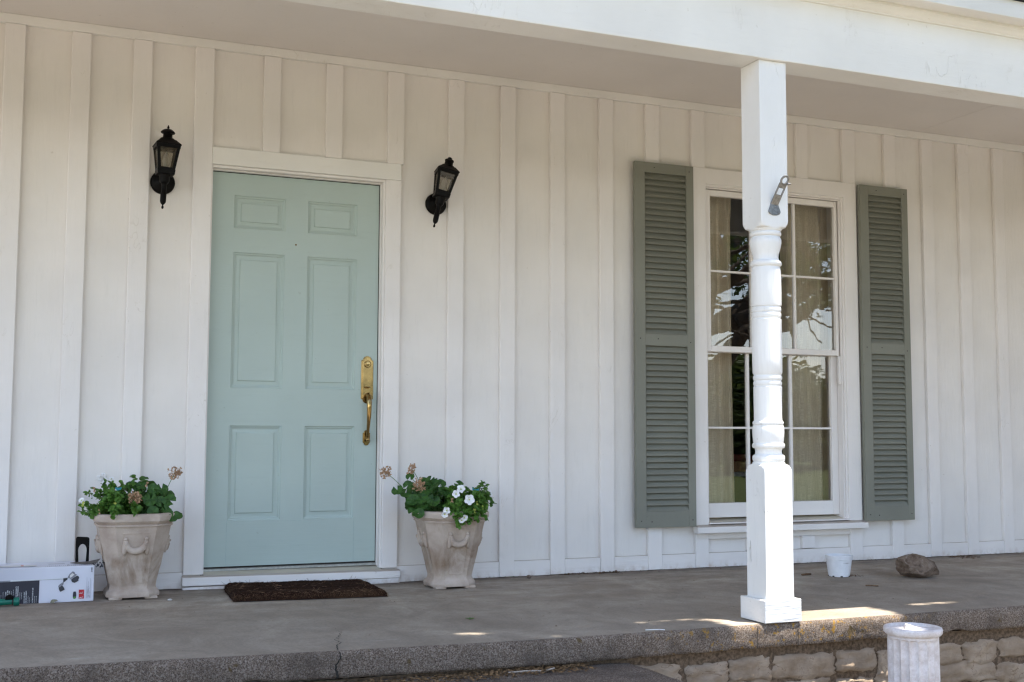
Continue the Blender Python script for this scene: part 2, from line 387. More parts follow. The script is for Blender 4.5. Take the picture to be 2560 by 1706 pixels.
# porch slab: top sheet and a rough front edge
XL, XR = -3.6, 9.5
slab = MB(); xs = [XL+.25*i for i in range(int((XR-XL)/.25)+1)]
vs = []; fs = []
for x in xs:
    vs += [(x, -1.868, fz(x)), (x, .0, fz(x)), (x, .30, fz(x))]
for i in range(len(xs)-1):
    for j in range(2): a = i*3+j; fs.append((a, a+3, a+4, a+1))
slab.add(vs, fs)
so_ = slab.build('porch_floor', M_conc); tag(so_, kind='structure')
ed = MB(); vs = []; fs = []
NX = 1310; prof = [(0, 0), (-.008, -.001), (-.014, -.006), (-.018, -.014), (-.019, -.028), (-.019, -.042), (-.019, -.056), (-.018, -.070), (-.017, -.084), (-.014, -.096), (0.0, -.098), (.05, -.098)]
for i in range(NX+1):
    x = XL+(XR-XL)*i/NX
    notch = 1. if 2.0 < x < 2.205 else 0.
    for j, (dy, dz) in enumerate(prof):
        n = noise.fractal(Vector((x*9, dz*14, 1.3)), 1., 2., 4)*.004+noise.fractal(Vector((x*55, dz*55, 4)), 1., 2., 3)*.0022
        k = 0 if j == 0 else min(1, j/2.)
        drop = 0
        if j >= 9: drop = max(0, noise.noise(Vector((x*6, 9, 2)))-.15)*.022+noise.noise(Vector((x*30, 1, 2)))*.003
        y = -1.868+dy+n*k+(notch*.001 if j > 0 else 0)
        vs.append((x, y, fz(x)+dz+(n*.5*k if j < 9 else drop)))
m_ = len(prof)
for i in range(NX):
    for j in range(m_-1): a = i*m_+j; fs.append((a, a+1, a+m_+1, a+m_))
ed.add(vs, fs); e_ = fixn(ed.build('slab_edge', M_agg, so_, smooth=True, angle=180))
# crack across the slab and down its edge
pts = [(.345, -1.30), (.325, -1.42), (.33, -1.49), (.30, -1.56), (.265, -1.65), (.268, -1.72), (.235, -1.79), (.222, -1.86)]
cr = MB()
def crack(path, w, lift=.0012):
    vs = []; fs = []
    for i, (x, y) in enumerate(path):
        ww = w*(i+.3)/len(path); vs += [(x-ww, y, fz(x)+lift), (x+ww, y, fz(x)+lift)]
    for i in range(len(path)-1): fs.append((2*i, 2*i+1, 2*i+3, 2*i+2))
    cr.add(vs, fs)
dense = []
for i in range(len(pts)-1):
    for k in range(6):
        t = k/6; dense.append((pts[i][0]*(1-t)+pts[i+1][0]*t+rng.uniform(-.006, .006), pts[i][1]*(1-t)+pts[i+1][1]*t))
dense.append(pts[-1]); crack(dense, .0026)
vs = []; fs = []
for i in range(13):
    z = -.001-.0078*i; x = .220+.006*math.sin(i*.7)-.0012*i+.002*math.sin(i*3.); w = .0014+.0003*i
    vs += [(x-w, -1.8935+.001*(i < 2)*6, fz(x)+z), (x+w, -1.8935+.001*(i < 2)*6, fz(x)+z)]
for i in range(12): fs.append((2*i, 2*i+1, 2*i+3, 2*i+2))
cr.add(vs, fs)
for cx in (2.0, 2.205):
    cr.add([(cx-.0015, -1.8915, -.004), (cx+.0015, -1.8915, -.004), (cx+.0015, -1.8915, -.096), (cx-.0015, -1.8915, -.096)], [(0, 1, 2, 3)])
cr.build('crack', M_dark, so_)

# concrete step in front of the slab on the left
st = MB(); vs = []; fs = []
nx, ny = 90, 14
for j in range(ny+1):
    for i in range(nx+1):
        x = -2.4+3.85*i/nx; y = -1.86-.80*j/ny
        z = -.113+fz(x)*.3+noise.fractal(Vector((x*5, y*5, 0)), 1, 2, 4)*.007-(.02 if i in (0, nx) or j == ny else 0)
        vs.append((x+noise.noise(Vector((0, y*12, 3)))*.006*(i == nx), y, z))
for j in range(ny):
    for i in range(nx): a = j*(nx+1)+i; fs.append((a, a+1, a+nx+2, a+nx+1))
nb = len(vs)
ring = [j*(nx+1)+nx for j in range(ny+1)]+[ny*(nx+1)+i for i in range(nx-1, -1, -1)]+[j*(nx+1) for j in range(ny-1, -1, -1)]
for r_ in ring: v = vs[r_]; vs.append((v[0], v[1], -.63))
for k in range(len(ring)-1): fs.append((ring[k], nb+k, nb+k+1, ring[k+1]))
st.add(vs, fs); tag(fixn(st.build('step', M_step, smooth=True)), kind='structure')

# stone foundation wall under the slab
fw_ = thing('stone_foundation_wall', 'rough limestone foundation wall with dark mortar under the concrete porch edge', 'wall', (3, -1.85, -.62))
mo = MB(); vs = []; fs = []; nx, nz = 420, 18
for j in range(nz+1):
    for i in range(nx+1):
        x = XL+(XR-XL)*i/nx; z = -.097-.53*j/nz
        vs.append((x, -1.846+noise.fractal(Vector((x*10, 3, z*10)), 1, 2, 4)*.008, z))
for j in range(nz):
    for i in range(nx): a = j*(nx+1)+i; fs.append((a, a+1, a+nx+2, a+nx+1))
mo.add(vs, fs); fixn(mo.build('mortar', M_mort, fw_, smooth=True, angle=180))
sb = MB()
def stone(x0, x1, z0, z1, sd_):
    nu, nv = 16, 9; vs = []; fs = []
    cx, cz, hx, hz = (x0+x1)/2, (z0+z1)/2, (x1-x0)/2, (z1-z0)/2
    for j in range(nv+1):
        for i in range(nu+1):
            u = 2*i/nu-1; v = 2*j/nv-1
            q = (abs(u)**9+abs(v)**9)**(1/9); k = max(abs(u), abs(v)); m = (k/q if q > 0 else 1)
            px = cx+hx*u*m*1.03+noise.noise(Vector((u*3.2+sd_, v*3.2, .5)))*.026*k
            pz = cz+hz*v*m*1.12+noise.noise(Vector((u*2.6, v*2+sd_, 7.5)))*.014*k
            edge = max(0, (k-.86)/.14)
            y = -1.860+edge**2*.014+noise.fractal(Vector((px*18, sd_, pz*22)), 1, 2, 5)*.013
            vs.append((px, y, pz))
    for j in range(nv):
        for i in range(nu): a = j*(nu+1)+i; fs.append((a, a+1, a+nu+2, a+nu+1))
    sb.add(vs, fs)
rr = random.Random(21)
rows = [(-.150, -.240), (-.246, -.328), (-.334, -.43), (-.437, -.53), (-.537, -.62)]
for ri, (zt, zb) in enumerate(rows):
    x = XL+rr.uniform(0, .2)
    while x < XR-.3:
        w = rr.choice([rr.uniform(.12, .2), rr.uniform(.2, .38)]); dz = rr.uniform(-.012, .012)
        stone(x, x+w, zb+rr.uniform(-.006, .006)+dz, zt+rr.uniform(-.012, .008)+dz, rr.uniform(0, 50)); x += w+rr.uniform(.008, .022)
fixn(sb.build('stones', M_stone, fw_, smooth=True, angle=180))

# ================================================================ HOUSE
house = thing('house', 'white board and batten house front with blue door, shuttered window and covered porch', 'house', (3, 0, 0))
# siding sheet with openings
xc = [XL, -.012, .935, 2.93, 4.03, XR]; zc = [-.6, .02, .11, .23, 2.19, 2.36, 2.84]
sd_ = MB()
def openat(xa, xb, za, zb):
    xm, zm = (xa+xb)/2, (za+zb)/2
    return (-.012 < xm < .935 and .02 < zm < 2.19) or (2.93 < xm < 4.03 and .23 < zm < 2.36)
for i in range(len(xc)-1):
    for j in range(len(zc)-1):
        if not openat(xc[i], xc[i+1], zc[j], zc[j+1]):
            sd_.quad((xc[i], .027, zc[j]), (xc[i+1], .027, zc[j]), (xc[i+1], .027, zc[j+1]), (xc[i], .027, zc[j+1]))
sd_.build('siding', M_sid, house)
ZB, ZF = .088, 2.786
BW = .092
right = [-3.33, -3.03, -2.73, -2.42, -2.12, -1.82, -1.514, -1.212, -.911, -.608, -.3137, 1.38, 1.693, 2.006, 2.322, 2.637, 4.434, 4.749, 5.064, 5.379, 5.69, 6.01, 6.32, 6.64, 6.95, 7.27, 7.58, 7.9, 8.2, 8.5, 8.8, 9.1]
full = [(x-BW-rng.uniform(-.002, .002), x) for x in right]
for (a, b) in full:
    x = (a+b)/2; y = rng.uniform(-.0012, .0012)
    MB().box(a, b, y, .0268, fz(x)+.003, ZF-.0008).build('batten', M_bat, house, .0035, seg=2)
short = [(.253, .343, 2.2705, ZF), (.589, .679, 2.2705, ZF), (.934, 1.026, 2.2705, ZF),
         (2.862, 2.956, 2.4305, ZF), (3.250, 3.340, 2.4305, ZF), (3.637, 3.725, 2.4305, ZF), (4.0, 4.1, 2.4305, ZF),
         (2.868, 2.958, .003, .204), (3.235, 3.33, .092, .168), (3.637, 3.735, .092, .168), (4.005, 4.103, .003, .204)]
for (a, b, z0, z1) in short:
    MB().box(a, b, .0005, .0268, z0, z1-.0008).build('batten', M_bat, house, .0035, seg=2)
# frieze board under the ceiling, baseboard pieces between battens
MB().box(XL, XR, -.0025, .0268, ZF, 2.8325).build('frieze_board', M_head, house, .002)
edges = sorted(full+[(-.1, 1.012), (2.868, 2.958), (4.005, 4.103)])
bb = MB()
for (p0, p1) in zip(edges[:-1], edges[1:]):
    a, b = p0[1]+.0008, p1[0]-.0008
    if b-a > .02: MB().box(a, b, .0035, .0266, fz((a+b)/2)+.002, ZB+fz((a+b)/2)*.7).build('baseboard', M_hor, house, .0015)
bb = MB(); bb.box(2.9585, 4.0045, .0015, .0265, .169, .2045); bb.build('apron_board', M_hor, house, .0015)

# ---- door surround
MB().box(-.1, -.0045, -.0045, .03, .084, ZF-.0008).build('door_casing', M_bat, house, .003)
MB().box(.925, 1.012, -.004, .03, .079, 2.178).build('door_casing', M_bat, house, .003)
MB().box(-.0042, 1.012, -.0045, .03, 2.1785, 2.27).build('door_casing', M_head, house, .003)
ji = MB(); ji.box(-.012, .001, .002, .14, .085, 2.178); ji.box(.913, .9248, .004, .14, .08, 2.178); ji.box(.0012, .9128, .004, .14, 2.163, 2.178)
ji.box(.9075, .9128, .030, .058, .09, 2.1625); ji.box(.0012, .9074, .030, .058, 2.156, 2.1628)
ji.build('door_jamb', M_trim, house, .0025)
g = MB(); g.box(.9055, .9129, .0645, .09, .1, 2.16); g.box(.001, .0045, .0645, .09, .1, 2.16); g.box(.001, .912, .066, .09, 2.1535, 2.1625); g.box(.002, .912, .066, .09, .096, .114)
g.build('weatherstrip', M_dark, house)
# sill: sloping board, nosing and lower strip
sl = MB(); x0, x1 = -.106, 1.021
sl.add([(x0, -.034, .078), (x1, -.034, .068), (x1, -.034, .030), (x0, -.034, .034), (x0, -.003, .083), (x1, -.003, .074), (x1, .01, .03), (x0, .01, .034)],
       [(0, 3, 2, 1), (0, 1, 5, 4), (3, 7, 6, 2), (1, 2, 6, 5), (0, 4, 7, 3), (4, 5, 6, 7)])
sl.box(x0+.003, x1-.003, -.029, .01, .002, .0295)
sl.build('door_sill', M_hor, house, .002)
MB().add([(.0, -.0028, .083), (.925, -.0028, .0745), (.925, .066, .090), (.0, .066, .099), (0, -.0028, .05), (.925, -.0028, .05), (.925, .066, .05), (0, .066, .05)],
         [(0, 1, 2, 3), (0, 4, 5, 1), (3, 2, 6, 7), (0, 3, 7, 4), (1, 5, 6, 2)]).build('threshold', M_sill, house)
MB().box(.002, .912, .044, .075, .0925, .1055).build('threshold_strip', M_alum, house, .002)
# ---- door leaf
yd = .060
DX0, DX1, DZ0, DZ1 = .0055, .9045, .114, 2.1525
cols = [(.122, .391), (.513, .783)]; rowz = [(.345, .832), (1.028, 1.736), (1.864, 2.036)]
xk = [DX0, .122, .391, .513, .783, DX1]; zk = [DZ0, .345, .832, 1.028, 1.736, 1.864, 2.036, DZ1]
dl = MB()
for i in range(5):
    for j in range(7):
        if (i in (1, 3)) and (j in (1, 3, 5)): continue
        dl.quad((xk[i], yd, zk[j]), (xk[i+1], yd, zk[j]), (xk[i+1], yd, zk[j+1]), (xk[i], yd, zk[j+1]))
for (a, b) in cols:
    for (c, d) in rowz:
        lv = [(0, 0), (.0025, .0060), (.010, .0080), (.0125, .0140), (.020, .0155), (.036, .0140), (.0385, .0085), (.0425, .0080)]
        for (i0, y0), (i1, y1) in zip(lv[:-1], lv[1:]):
            A = [(a+i0, yd+y0, c+i0), (b-i0, yd+y0, c+i0), (b-i0, yd+y0, d-i0), (a+i0, yd+y0, d-i0)]
            B = [(a+i1, yd+y1, c+i1), (b-i1, yd+y1, c+i1), (b-i1, yd+y1, d-i1), (a+i1, yd+y1, d-i1)]
            for k in range(4): k2 = (k+1) % 4; dl.quad(A[k], A[k2], B[k2], B[k])
        i1, y1 = lv[-1]; dl.quad((a+i1, yd+y1, c+i1), (b-i1, yd+y1, c+i1), (b-i1, yd+y1, d-i1), (a+i1, yd+y1, d-i1))
dl.quad((DX0, yd, DZ0), (DX0, yd, DZ1), (DX0, yd+.044, DZ1), (DX0, yd+.044, DZ0)); dl.quad((DX1, yd, DZ0), (DX1, yd+.044, DZ0), (DX1, yd+.044, DZ1), (DX1, yd, DZ1))
dl.quad((DX0, yd, DZ0), (DX0, yd+.044, DZ0), (DX1, yd+.044, DZ0), (DX1, yd, DZ0)); dl.quad((DX0, yd, DZ1), (DX1, yd, DZ1), (DX1, yd+.044, DZ1), (DX0, yd+.044, DZ1))
dl.quad((DX0, yd+.044, DZ0), (DX0, yd+.044, DZ1), (DX1, yd+.044, DZ1), (DX1, yd+.044, DZ0))
door = dl.build('door', M_door, house); door['label'] = 'pale blue green six panel front door'
# faint plank seams at the rails
sm = MB()
M_seam = plain('seam', (.31, .42, .41), .5)
for x in (.118, .786): MB().box(x-.0007, x+.0007, yd-.0006, yd+.001, DZ0+.002, .342).build('board_seam', M_seam, door)
MB().box(.40, .505, yd-.0006, yd+.001, .3374, .3386).build('board_seam', M_seam, door)
MB().lathe([(.004, 0), (.004, .003)], (0, 0, 0), 12).build('tmp', M_dark)
bpy.data.objects.remove(bpy.data.objects['tmp'])
pk = MB(); pk.T = Matrix.Translation((.449, yd, 1.795)) @ Matrix.Rotation(R(90), 4, 'X'); pk.lathe([(.0045, -.001), (.0045, .002), (.003, .003)], (0, 0, 0), 14); pk.build('peephole', M_brassd, door)
# handle set
hx = .849
def plate(zb, zt, hw, notch, name, th):
    arc = []
    r = hw*.72
    n = 10
    P = []
    cz = zt-r*.9
    P += [(-hw, zb+r*.9), (-hw, cz), (-r, cz+.004)]
    P += [(-r*math.cos(math.pi*k/n), cz+.004+r*.85*math.sin(math.pi*k/n)) for k in range(1, n)]
    P += [(r, cz+.004), (hw, cz), (hw, zb+r*.9), (r, zb+r*.9-.004)]
    P += [(r*math.cos(math.pi*k/n), zb+r*.9-.004-r*.85*math.sin(math.pi*k/n)) for k in range(1, n)]
    P += [(-r, zb+r*.9-.004)]
    m = MB(); m.prism([(hx+x, z) for x, z in P], yd-th, yd-.0003)
    P2 = [(hx+x*.80, (z-(zb+zt)/2)*.965+(zb+zt)/2) for x, z in P]
    m.prism(P2, yd-th-.0035, yd-th-.0001)
    return fixn(m.build(name, M_brass, door, .0018, seg=2))
plate(.958, 1.209, .0335, 0, 'handle_plate', .006)
plate(.733, .809, .020, 0, 'handle_plate', .006)
cy = MB(); cy.T = Matrix.Translation((hx, yd-.008, 1.168)) @ Matrix.Rotation(R(90), 4, 'X')
cy.lathe([(.019, 0), (.019, .006), (.0165, .008), (.015, .0065), (.011, .0065), (.010, .012), (.004, .0125)], (0, 0, 0), 28); fixn(cy.build('lock_cylinder', M_brass, door, smooth=True))
kh = MB(); kh.box(hx-.0012, hx+.0012, yd-.0215, yd-.019, 1.160, 1.170); kh.build('keyhole', M_dark, door)
th_ = MB(); th_.add([(hx-.02, yd-.01, 1.047), (hx+.02, yd-.01, 1.047), (hx+.014, yd-.034, 1.043), (hx-.014, yd-.034, 1.043), (hx-.008, yd-.01, 1.036), (hx+.008, yd-.01, 1.036), (hx+.008, yd-.030, 1.039), (hx-.008, yd-.030, 1.039)],
     [(0, 1, 2, 3), (4, 7, 6, 5), (3, 2, 6, 7), (0, 3, 7, 4), (1, 5, 6, 2), (0, 4, 5, 1)]); fixn(th_.build('thumb_latch', M_brass, door, .001))
gp = MB(); gp.tube([(hx, yd-.006, 1.000), (hx, yd-.026, 1.002), (hx, yd-.045, .992), (hx, yd-.054, .965), (hx, yd-.055, .93), (hx, yd-.051, .89), (hx, yd-.044, .85), (hx, yd-.036, .815), (hx, yd-.030, .785), (hx, yd-.024, .770), (hx, yd-.008, .766)],
               [.013, .012, .0125, .0135, .0130, .0115, .0095, .0085, .008, .009, .010], 14)
fixn(gp.build('handle_grip', M_brass, door, smooth=True, angle=80))
kb = MB(); kb.T = Matrix.Translation((hx, yd-.03, .762)); kb.lathe([(.001, -.011), (.007, -.009), (.0105, -.003), (.0105, .003), (.007, .009), (.001, .011)], (0, 0, 0), 16); kb.build('handle_knob', M_brass, door, smooth=True, angle=90)

# ---- window
wl = MB(); wl.prism([(2.862, .254), (2.957, .254), (2.957, 2.332), (3.998, 2.332), (3.998, .254), (4.1, .254), (4.1, 2.430), (2.862, 2.430)], -.004, .03)
win = wl.build('window', M_bat, house, .003); win['label'] = 'tall double hung sash window with sixteen panes and curtains behind'
fixn(win)
jm = MB(); jm.box(2.935, 2.968, .008, .16, .26, 2.332); jm.box(3.986, 4.02, .008, .16, .26, 2.332); jm.box(2.968, 3.986, .008, .16, 2.318, 2.355)
jm.box(3.978, 3.9858, .020, .036, .26, 2.318); jm.box(2.9682, 2.976, .020, .036, .26, 2.318); jm.box(2.976, 3.978, .020, .036, 2.310, 2.3178)
jm.build('window_jamb', M_trim, win, .002)
si = MB(); si.add([(2.854, -.050, .246), (4.110, -.050, .246), (4.110, .03, .258), (2.854, .03, .258), (2.854, -.050, .208), (4.110, -.050, .208), (4.110, .0, .206), (2.854, .0, .206)],
        [(0, 1, 2, 3), (0, 4, 5, 1), (0, 3, 7, 4), (1, 5, 6, 2), (4, 7, 6, 5), (2, 6, 7, 3)])
si.build('window_sill', M_hor, win, .002)
MB().box(2.957, 3.998, -.012, .029, .2585, .2665).build('sill_strip', M_trim, win, .001)
MB().add([(2.957, .0295, .266), (3.998, .0295, .266), (3.998, .16, .288), (2.957, .16, .288)], [(0, 1, 2, 3)]).build('sill_board', M_sill, win)
def sash(name, y0, y1, xo0, xo1, zo0, zo1, gx0, gx1, gz0, gz1, vm, hm, mw):
    m = MB()
    m.box(xo0, gx0, y0, y1, zo0, zo1); m.box(gx1, xo1, y0, y1, zo0, zo1)
    m.box(gx0+.0002, gx1-.0002, y0+.0004, y1, gz1, zo1); m.box(gx0+.0002, gx1-.0002, y0+.0004, y1, zo0, gz0)
    ym = y0+.006
    for x in vm: m.box(x-mw, x+mw, ym, y1-.004, gz0+.0002, gz1-.0002)
    xs_ = [gx0]+vm+[gx1]
    for z in hm:
        for k in range(len(xs_)-1):
            a = xs_[k]+(mw if k else 0)+.0003; b = xs_[k+1]-(mw if k < len(vm) else 0)-.0003
            m.box(a, b, ym+.0005, y1-.0045, z-.0065, z+.0065)
    o = m.build(name, M_trim, win, .0022)
    zs = [gz0]+hm+[gz1]; yg = y1-.012
    for k in range(len(xs_)-1):
        for j in range(len(zs)-1):
            a = xs_[k]-.0; b = xs_[k+1]; t = rng.uniform(-.0007, .0007); u = rng.uniform(-.0007, .0007)
            MB().quad((a, yg+t, zs[j]), (b, yg-t, zs[j]), (b, yg-t+u, zs[j+1]), (a, yg+t+u, zs[j+1])).build('window_pane', M_glass, win)
sash('upper_sash', .040, .075, 2.977, 3.977, 1.303, 2.309, 3.016, 3.955, 1.339, 2.272, [3.322, 3.646], [1.803], .008)
sash('lower_sash', .078, .112, 2.969, 3.985, .290, 1.3385, 3.002, 3.937, .378, 1.302, [3.308, 3.630], [.8375], .0095)
MB().box(3.962, 3.977, .030, .0385, 1.12, 1.30).build('sash_track', M_trim, win, .001)
# ---- shutters
def shutter(x0, x1, lab):
    z0, z1 = .2505, 2.4205; yf, yb = -.036, -.006; sw0 = .065; sw1 = .050
    a, b = x0+sw0, x1-sw1
    m = MB(); m.box(x0, a, yf, yb, z0, z1); m.box(b, x1, yf, yb, z0, z1)
    for (p, q) in ((z0, .343), (1.319, 1.387), (2.359, z1)): m.box(a+.0002, b-.0002, yf+.0006, yb, p, q)
    for zc_ in (.30, 1.35, 2.39):
        m.box(x0+.03, x1-.03, yb, -.0045 if zc_ < 3 else 0, zc_-.012, zc_+.012)
    o = m.build('shutter', M_shut, house, .002); o['label'] = lab
    l = MB()
    for (p, q) in ((.343, 1.319), (1.387, 2.359)):
        n = 27 if q < 2 else 27; pt = (q-p)/n
        for k in range(n):
            zc_ = p+pt*(k+.5); t = .0035; dy = .0125; dz = pt*.49+rng.uniform(-.0008, .0008)
            yc = (yf+yb)/2
            l.add([(a, yc-dy, zc_-dz), (b, yc-dy, zc_-dz), (b, yc+dy, zc_+dz), (a, yc+dy, zc_+dz),
                   (a, yc-dy+t, zc_-dz-t*.6), (b, yc-dy+t, zc_-dz-t*.6), (b, yc+dy+t, zc_+dz-t*.6), (a, yc+dy+t, zc_+dz-t*.6)],
                  [(0, 1, 2, 3), (4, 7, 6, 5), (0, 4, 5, 1), (3, 2, 6, 7), (0, 3, 7, 4), (1, 5, 6, 2)])
    l.build('louvers', M_shut, o)
    bk = MB(); bk.box(a-.01, b+.01, yb-.002, yb-.0005, z0+.05, z1-.05); bk.build('gap_shade_sheet', M_shut, o)  # dark sheet added behind the slats so their gaps read as shade
    for (xx, zz) in ((x0+.03, .29), (x1-.025, .29), (x0+.1, .285), (x0+.03, 1.36), (x1-.03, 1.345), (x0+.15, 1.36), (x1-.03, 2.385), (x0+.13, 2.39)):
        sc_ = MB(); sc_.T = Matrix.Translation((xx, yf-.0006, zz)) @ Matrix.Rotation(R(90), 4, 'X'); sc_.lathe([(.0035, 0), (.0035, .0012)], (0, 0, 0), 8); sc_.build('screw', M_dark, o)
shutter(2.449, 2.851, 'left grey green louvered shutter')
shutter(4.106, 4.493, 'right grey green louvered shutter')

# ---- porch roof
ce = MB(); ce.quad((XL, -1.8, 2.833), (XL, .3, 2.833), (XR, .3, 2.833), (XR, -1.8, 2.833)); ce.build('porch_ceiling', M_ceil, house)
cj = MB(); cj.box(4.62, 4.624, -1.733, -.003, 2.8315, 2.8327); cj.build('ceiling_joint', M_ceil, house, .001)
bm_ = MB(); bm_.box(XL, XR, -1.889, -1.735, 2.434, 2.86); beam = bm_.build('porch_beam', M_beam, house, .004, seg=2)
cm = MB(); prof_ = [(-1.8897, 2.722), (-1.897, 2.722), (-1.899, 2.728), (-1.908, 2.733), (-1.918, 2.743), (-1.922, 2.755), (-1.926, 2.757), (-1.926, 2.7695), (-1.8897, 2.7695)]
n = len(prof_); cm.add([(XL, y, z) for y, z in prof_]+[(XR, y, z) for y, z in prof_], [(i, (i+1) % n, (i+1) % n+n, i+n) for i in range(n)]); fixn(cm.build('crown_moulding', M_head, house, smooth=True, angle=30))
MB().box(XL-.1, XR+.1, -1.998, -1.8, 2.770, 2.785).build('soffit', M_head, house)
MB().box(XL-.12, XR+.12, -2.018, -1.9985, 2.764, 2.848).build('fascia', M_beam, house, .002)
rf = MB(); rf.add([(XL-.15, -2.045, 2.850), (XR+.15, -2.045, 2.850), (XR+.15, 4.5, 4.75), (XL-.15, 4.5, 4.75), (XL-.15, -2.045, 2.872), (XR+.15, -2.045, 2.872), (XR+.15, 4.5, 4.78), (XL-.15, 4.5, 4.78),
               (XL-.15, 11, 2.85), (XR+.15, 11, 2.85), (XL-.15, 11, 2.88), (XR+.15, 11, 2.88)],
              [(0, 3, 2, 1), (4, 5, 6, 7), (0, 1, 5, 4), (1, 2, 6, 5), (0, 4, 7, 3), (7, 6, 11, 10), (3, 8, 9, 2), (8, 10, 11, 9)]); fixn(rf.build('roof', M_shing, house))
# other outer walls, gable ends
ow = MB(); ow.box(XL, XL+.1, .02, 9, -.62, 2.84); ow.box(XR-.1, XR, .02, 9, -.62, 2.84); ow.box(XL, XR, 8.9, 9, -.62, 2.84)
ow.build('outer_wall', M_sid, house)
wg = MB(); wg.box(7.9, XR, -4.5, .018, -.62, 2.86); wg.build('added_wing_wall', M_sid, house)  # unseen wing added at the porch's right end to dim that side
for k in range(14): MB().box(7.885, 7.8995, -4.4+.32*k, -4.4+.32*k+.09, 0.02, 2.76).build('batten', M_bat, house, .003)
# room behind the window
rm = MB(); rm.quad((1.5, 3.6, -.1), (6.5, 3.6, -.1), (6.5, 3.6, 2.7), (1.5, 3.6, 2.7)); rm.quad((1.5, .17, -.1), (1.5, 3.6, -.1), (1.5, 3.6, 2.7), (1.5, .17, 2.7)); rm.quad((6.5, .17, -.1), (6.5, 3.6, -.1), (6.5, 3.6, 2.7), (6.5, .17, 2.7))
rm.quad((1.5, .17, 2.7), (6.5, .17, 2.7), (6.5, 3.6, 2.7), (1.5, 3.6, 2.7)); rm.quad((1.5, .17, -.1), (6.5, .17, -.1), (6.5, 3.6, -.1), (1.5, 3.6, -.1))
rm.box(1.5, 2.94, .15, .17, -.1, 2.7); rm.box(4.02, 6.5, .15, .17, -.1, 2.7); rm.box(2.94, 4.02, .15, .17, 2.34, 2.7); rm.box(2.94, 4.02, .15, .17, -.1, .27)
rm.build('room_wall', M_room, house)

# ---- porch post
pcx, pcy, hw = 2.132, -1.80, .07
po = MB()
def sqblock(zb, zt, cham_bottom, cham_top):
    # square block whose free end is rounded off into the turning (lamb's tongue)
    N = 12
    for end, z0, sgn in ((cham_bottom, zb, 1), (cham_top, zt, -1)):
        pass
    za = zb+(.045 if cham_bottom else 0); zc2 = zt-(.045 if cham_top else 0)
    m = po; vs = []; fs = []
    levels = []
    if cham_bottom: levels += [(zb+.045*(k/5.), 'b', k/5.) for k in range(5)]
    levels += [(za, 's', 1), (zc2, 's', 1)]
    if cham_top: levels += [(zt-.045*(1-k/5.), 't', 1-k/5.) for k in range(1, 6)]
    per = 40
    for (z, kind, t) in levels:
        for k in range(per):
            a = 2*math.pi*(k+.5)/per; c, s_ = math.cos(a), math.sin(a)
            rs = hw/max(abs(c), abs(s_))           # square
            lim = .070+.0305*math.sqrt(max(0, 1-(1-t)**2))   # cone radius growing to the corner
            r = min(rs, lim) if kind != 's' else rs
            vs.append((pcx+r*c, pcy+r*s_, z))
    for i in range(len(levels)-1):
        for k in range(per): k2 = (k+1) % per; fs.append((i*per+k, i*per+k2, (i+1)*per+k2, (i+1)*per+k))
    fs.append(tuple(range(per))[::-1]); fs.append(tuple((len(levels)-1)*per+k for k in range(per)))
    m.add(vs, fs)
# make corners exact by using 40 samples + 4 corner samples
def sqblock2(zb, zt, cb, ct):
    vs = []; fs = []; levels = []
    h = .042
    if cb: levels += [(zb+h*k/6., k/6.) for k in range(6)]
    levels += [(zb+(h if cb else 0), 1), (zt-(h if ct else 0), 1)]
    if ct: levels += [(zt-h*(1-k/6.), 1-k/6.) for k in range(1, 7)]
    angs = sorted([2*math.pi*k/48 for k in range(48)])   # includes the 45 degree corners
    for (z, t) in levels:
        for a in angs:
            c, s_ = math.cos(a), math.sin(a); rs = hw/max(abs(c), abs(s_)); lim = .0705+.0295*math.sqrt(max(0, 1-(1-t)**2))
            r = min(rs, lim); vs.append((pcx+r*c, pcy+r*s_, z))
    per = len(angs)
    for i in range(len(levels)-1):
        for k in range(per): k2 = (k+1) % per; fs.append((i*per+k, i*per+k2, (i+1)*per+k2, (i+1)*per+k))
    fs.append(tuple(range(per))[::-1]); fs.append(tuple((len(levels)-1)*per+k for k in range(per)))
    po.add(vs, fs)
sqblock2(.0985, .668, False, True); sqblock2(1.692, 2.4325, True, False)
def bead(zc, rz, r0, r1, n=8): return [(r0+(r1-r0)*math.cos(math.pi/2*(2*k/n-1)), zc+rz*math.sin(math.pi/2*(2*k/n-1))) for k in range(n+1)]
T = [(.069, .664), (.069, .674)]
T += [(.0655, .677)]+bead(.692, .014, .063, .0695)+[(.0575, .710), (.0560, .723), (.060, .735)]+bead(.746, .011, .0635, .0700)+[(.0640, .760)]
T += [(.0650, .766), (.0672, .785), (.0686, .805), (.0680, .822), (.0650, .834)]+bead(.844, .008, .062, .0665)+[(.0605, .856), (.0602, .87), (.0608, .94), (.0615, 1.000)]
T += [(.0590, 1.003), (.0588, 1.008)]+bead(1.016, .009, .0590, .0612)+[(.0585, 1.028)]+bead(1.040, .010, .0592, .0625)+[(.0585, 1.052), (.0605, 1.056), (.0635, 1.062)]
T += [(.0640, 1.12), (.0645, 1.24), (.0648, 1.295), (.0600, 1.298), (.0605, 1.303)]+bead(1.314, .010, .0620, .0640)+[(.0590, 1.327)]+bead(1.338, .010, .0620, .0640)+[(.0600, 1.350), (.0645, 1.354), (.0655, 1.36)]
T += [(.0655, 1.42), (.0655, 1.50), (.0630, 1.520), (.0610, 1.524)]+bead(1.540, .013, .0605, .0690)+[(.0570, 1.556), (.0550, 1.568), (.0565, 1.583), (.0635, 1.605), (.0690, 1.630), (.0688, 1.645), (.0640, 1.656), (.0585, 1.661)]+bead(1.672, .010, .0620, .0685)+[(.0640, 1.684), (.069, 1.688), (.069, 1.696)]
po.lathe(T, (pcx, pcy, 0), 56)
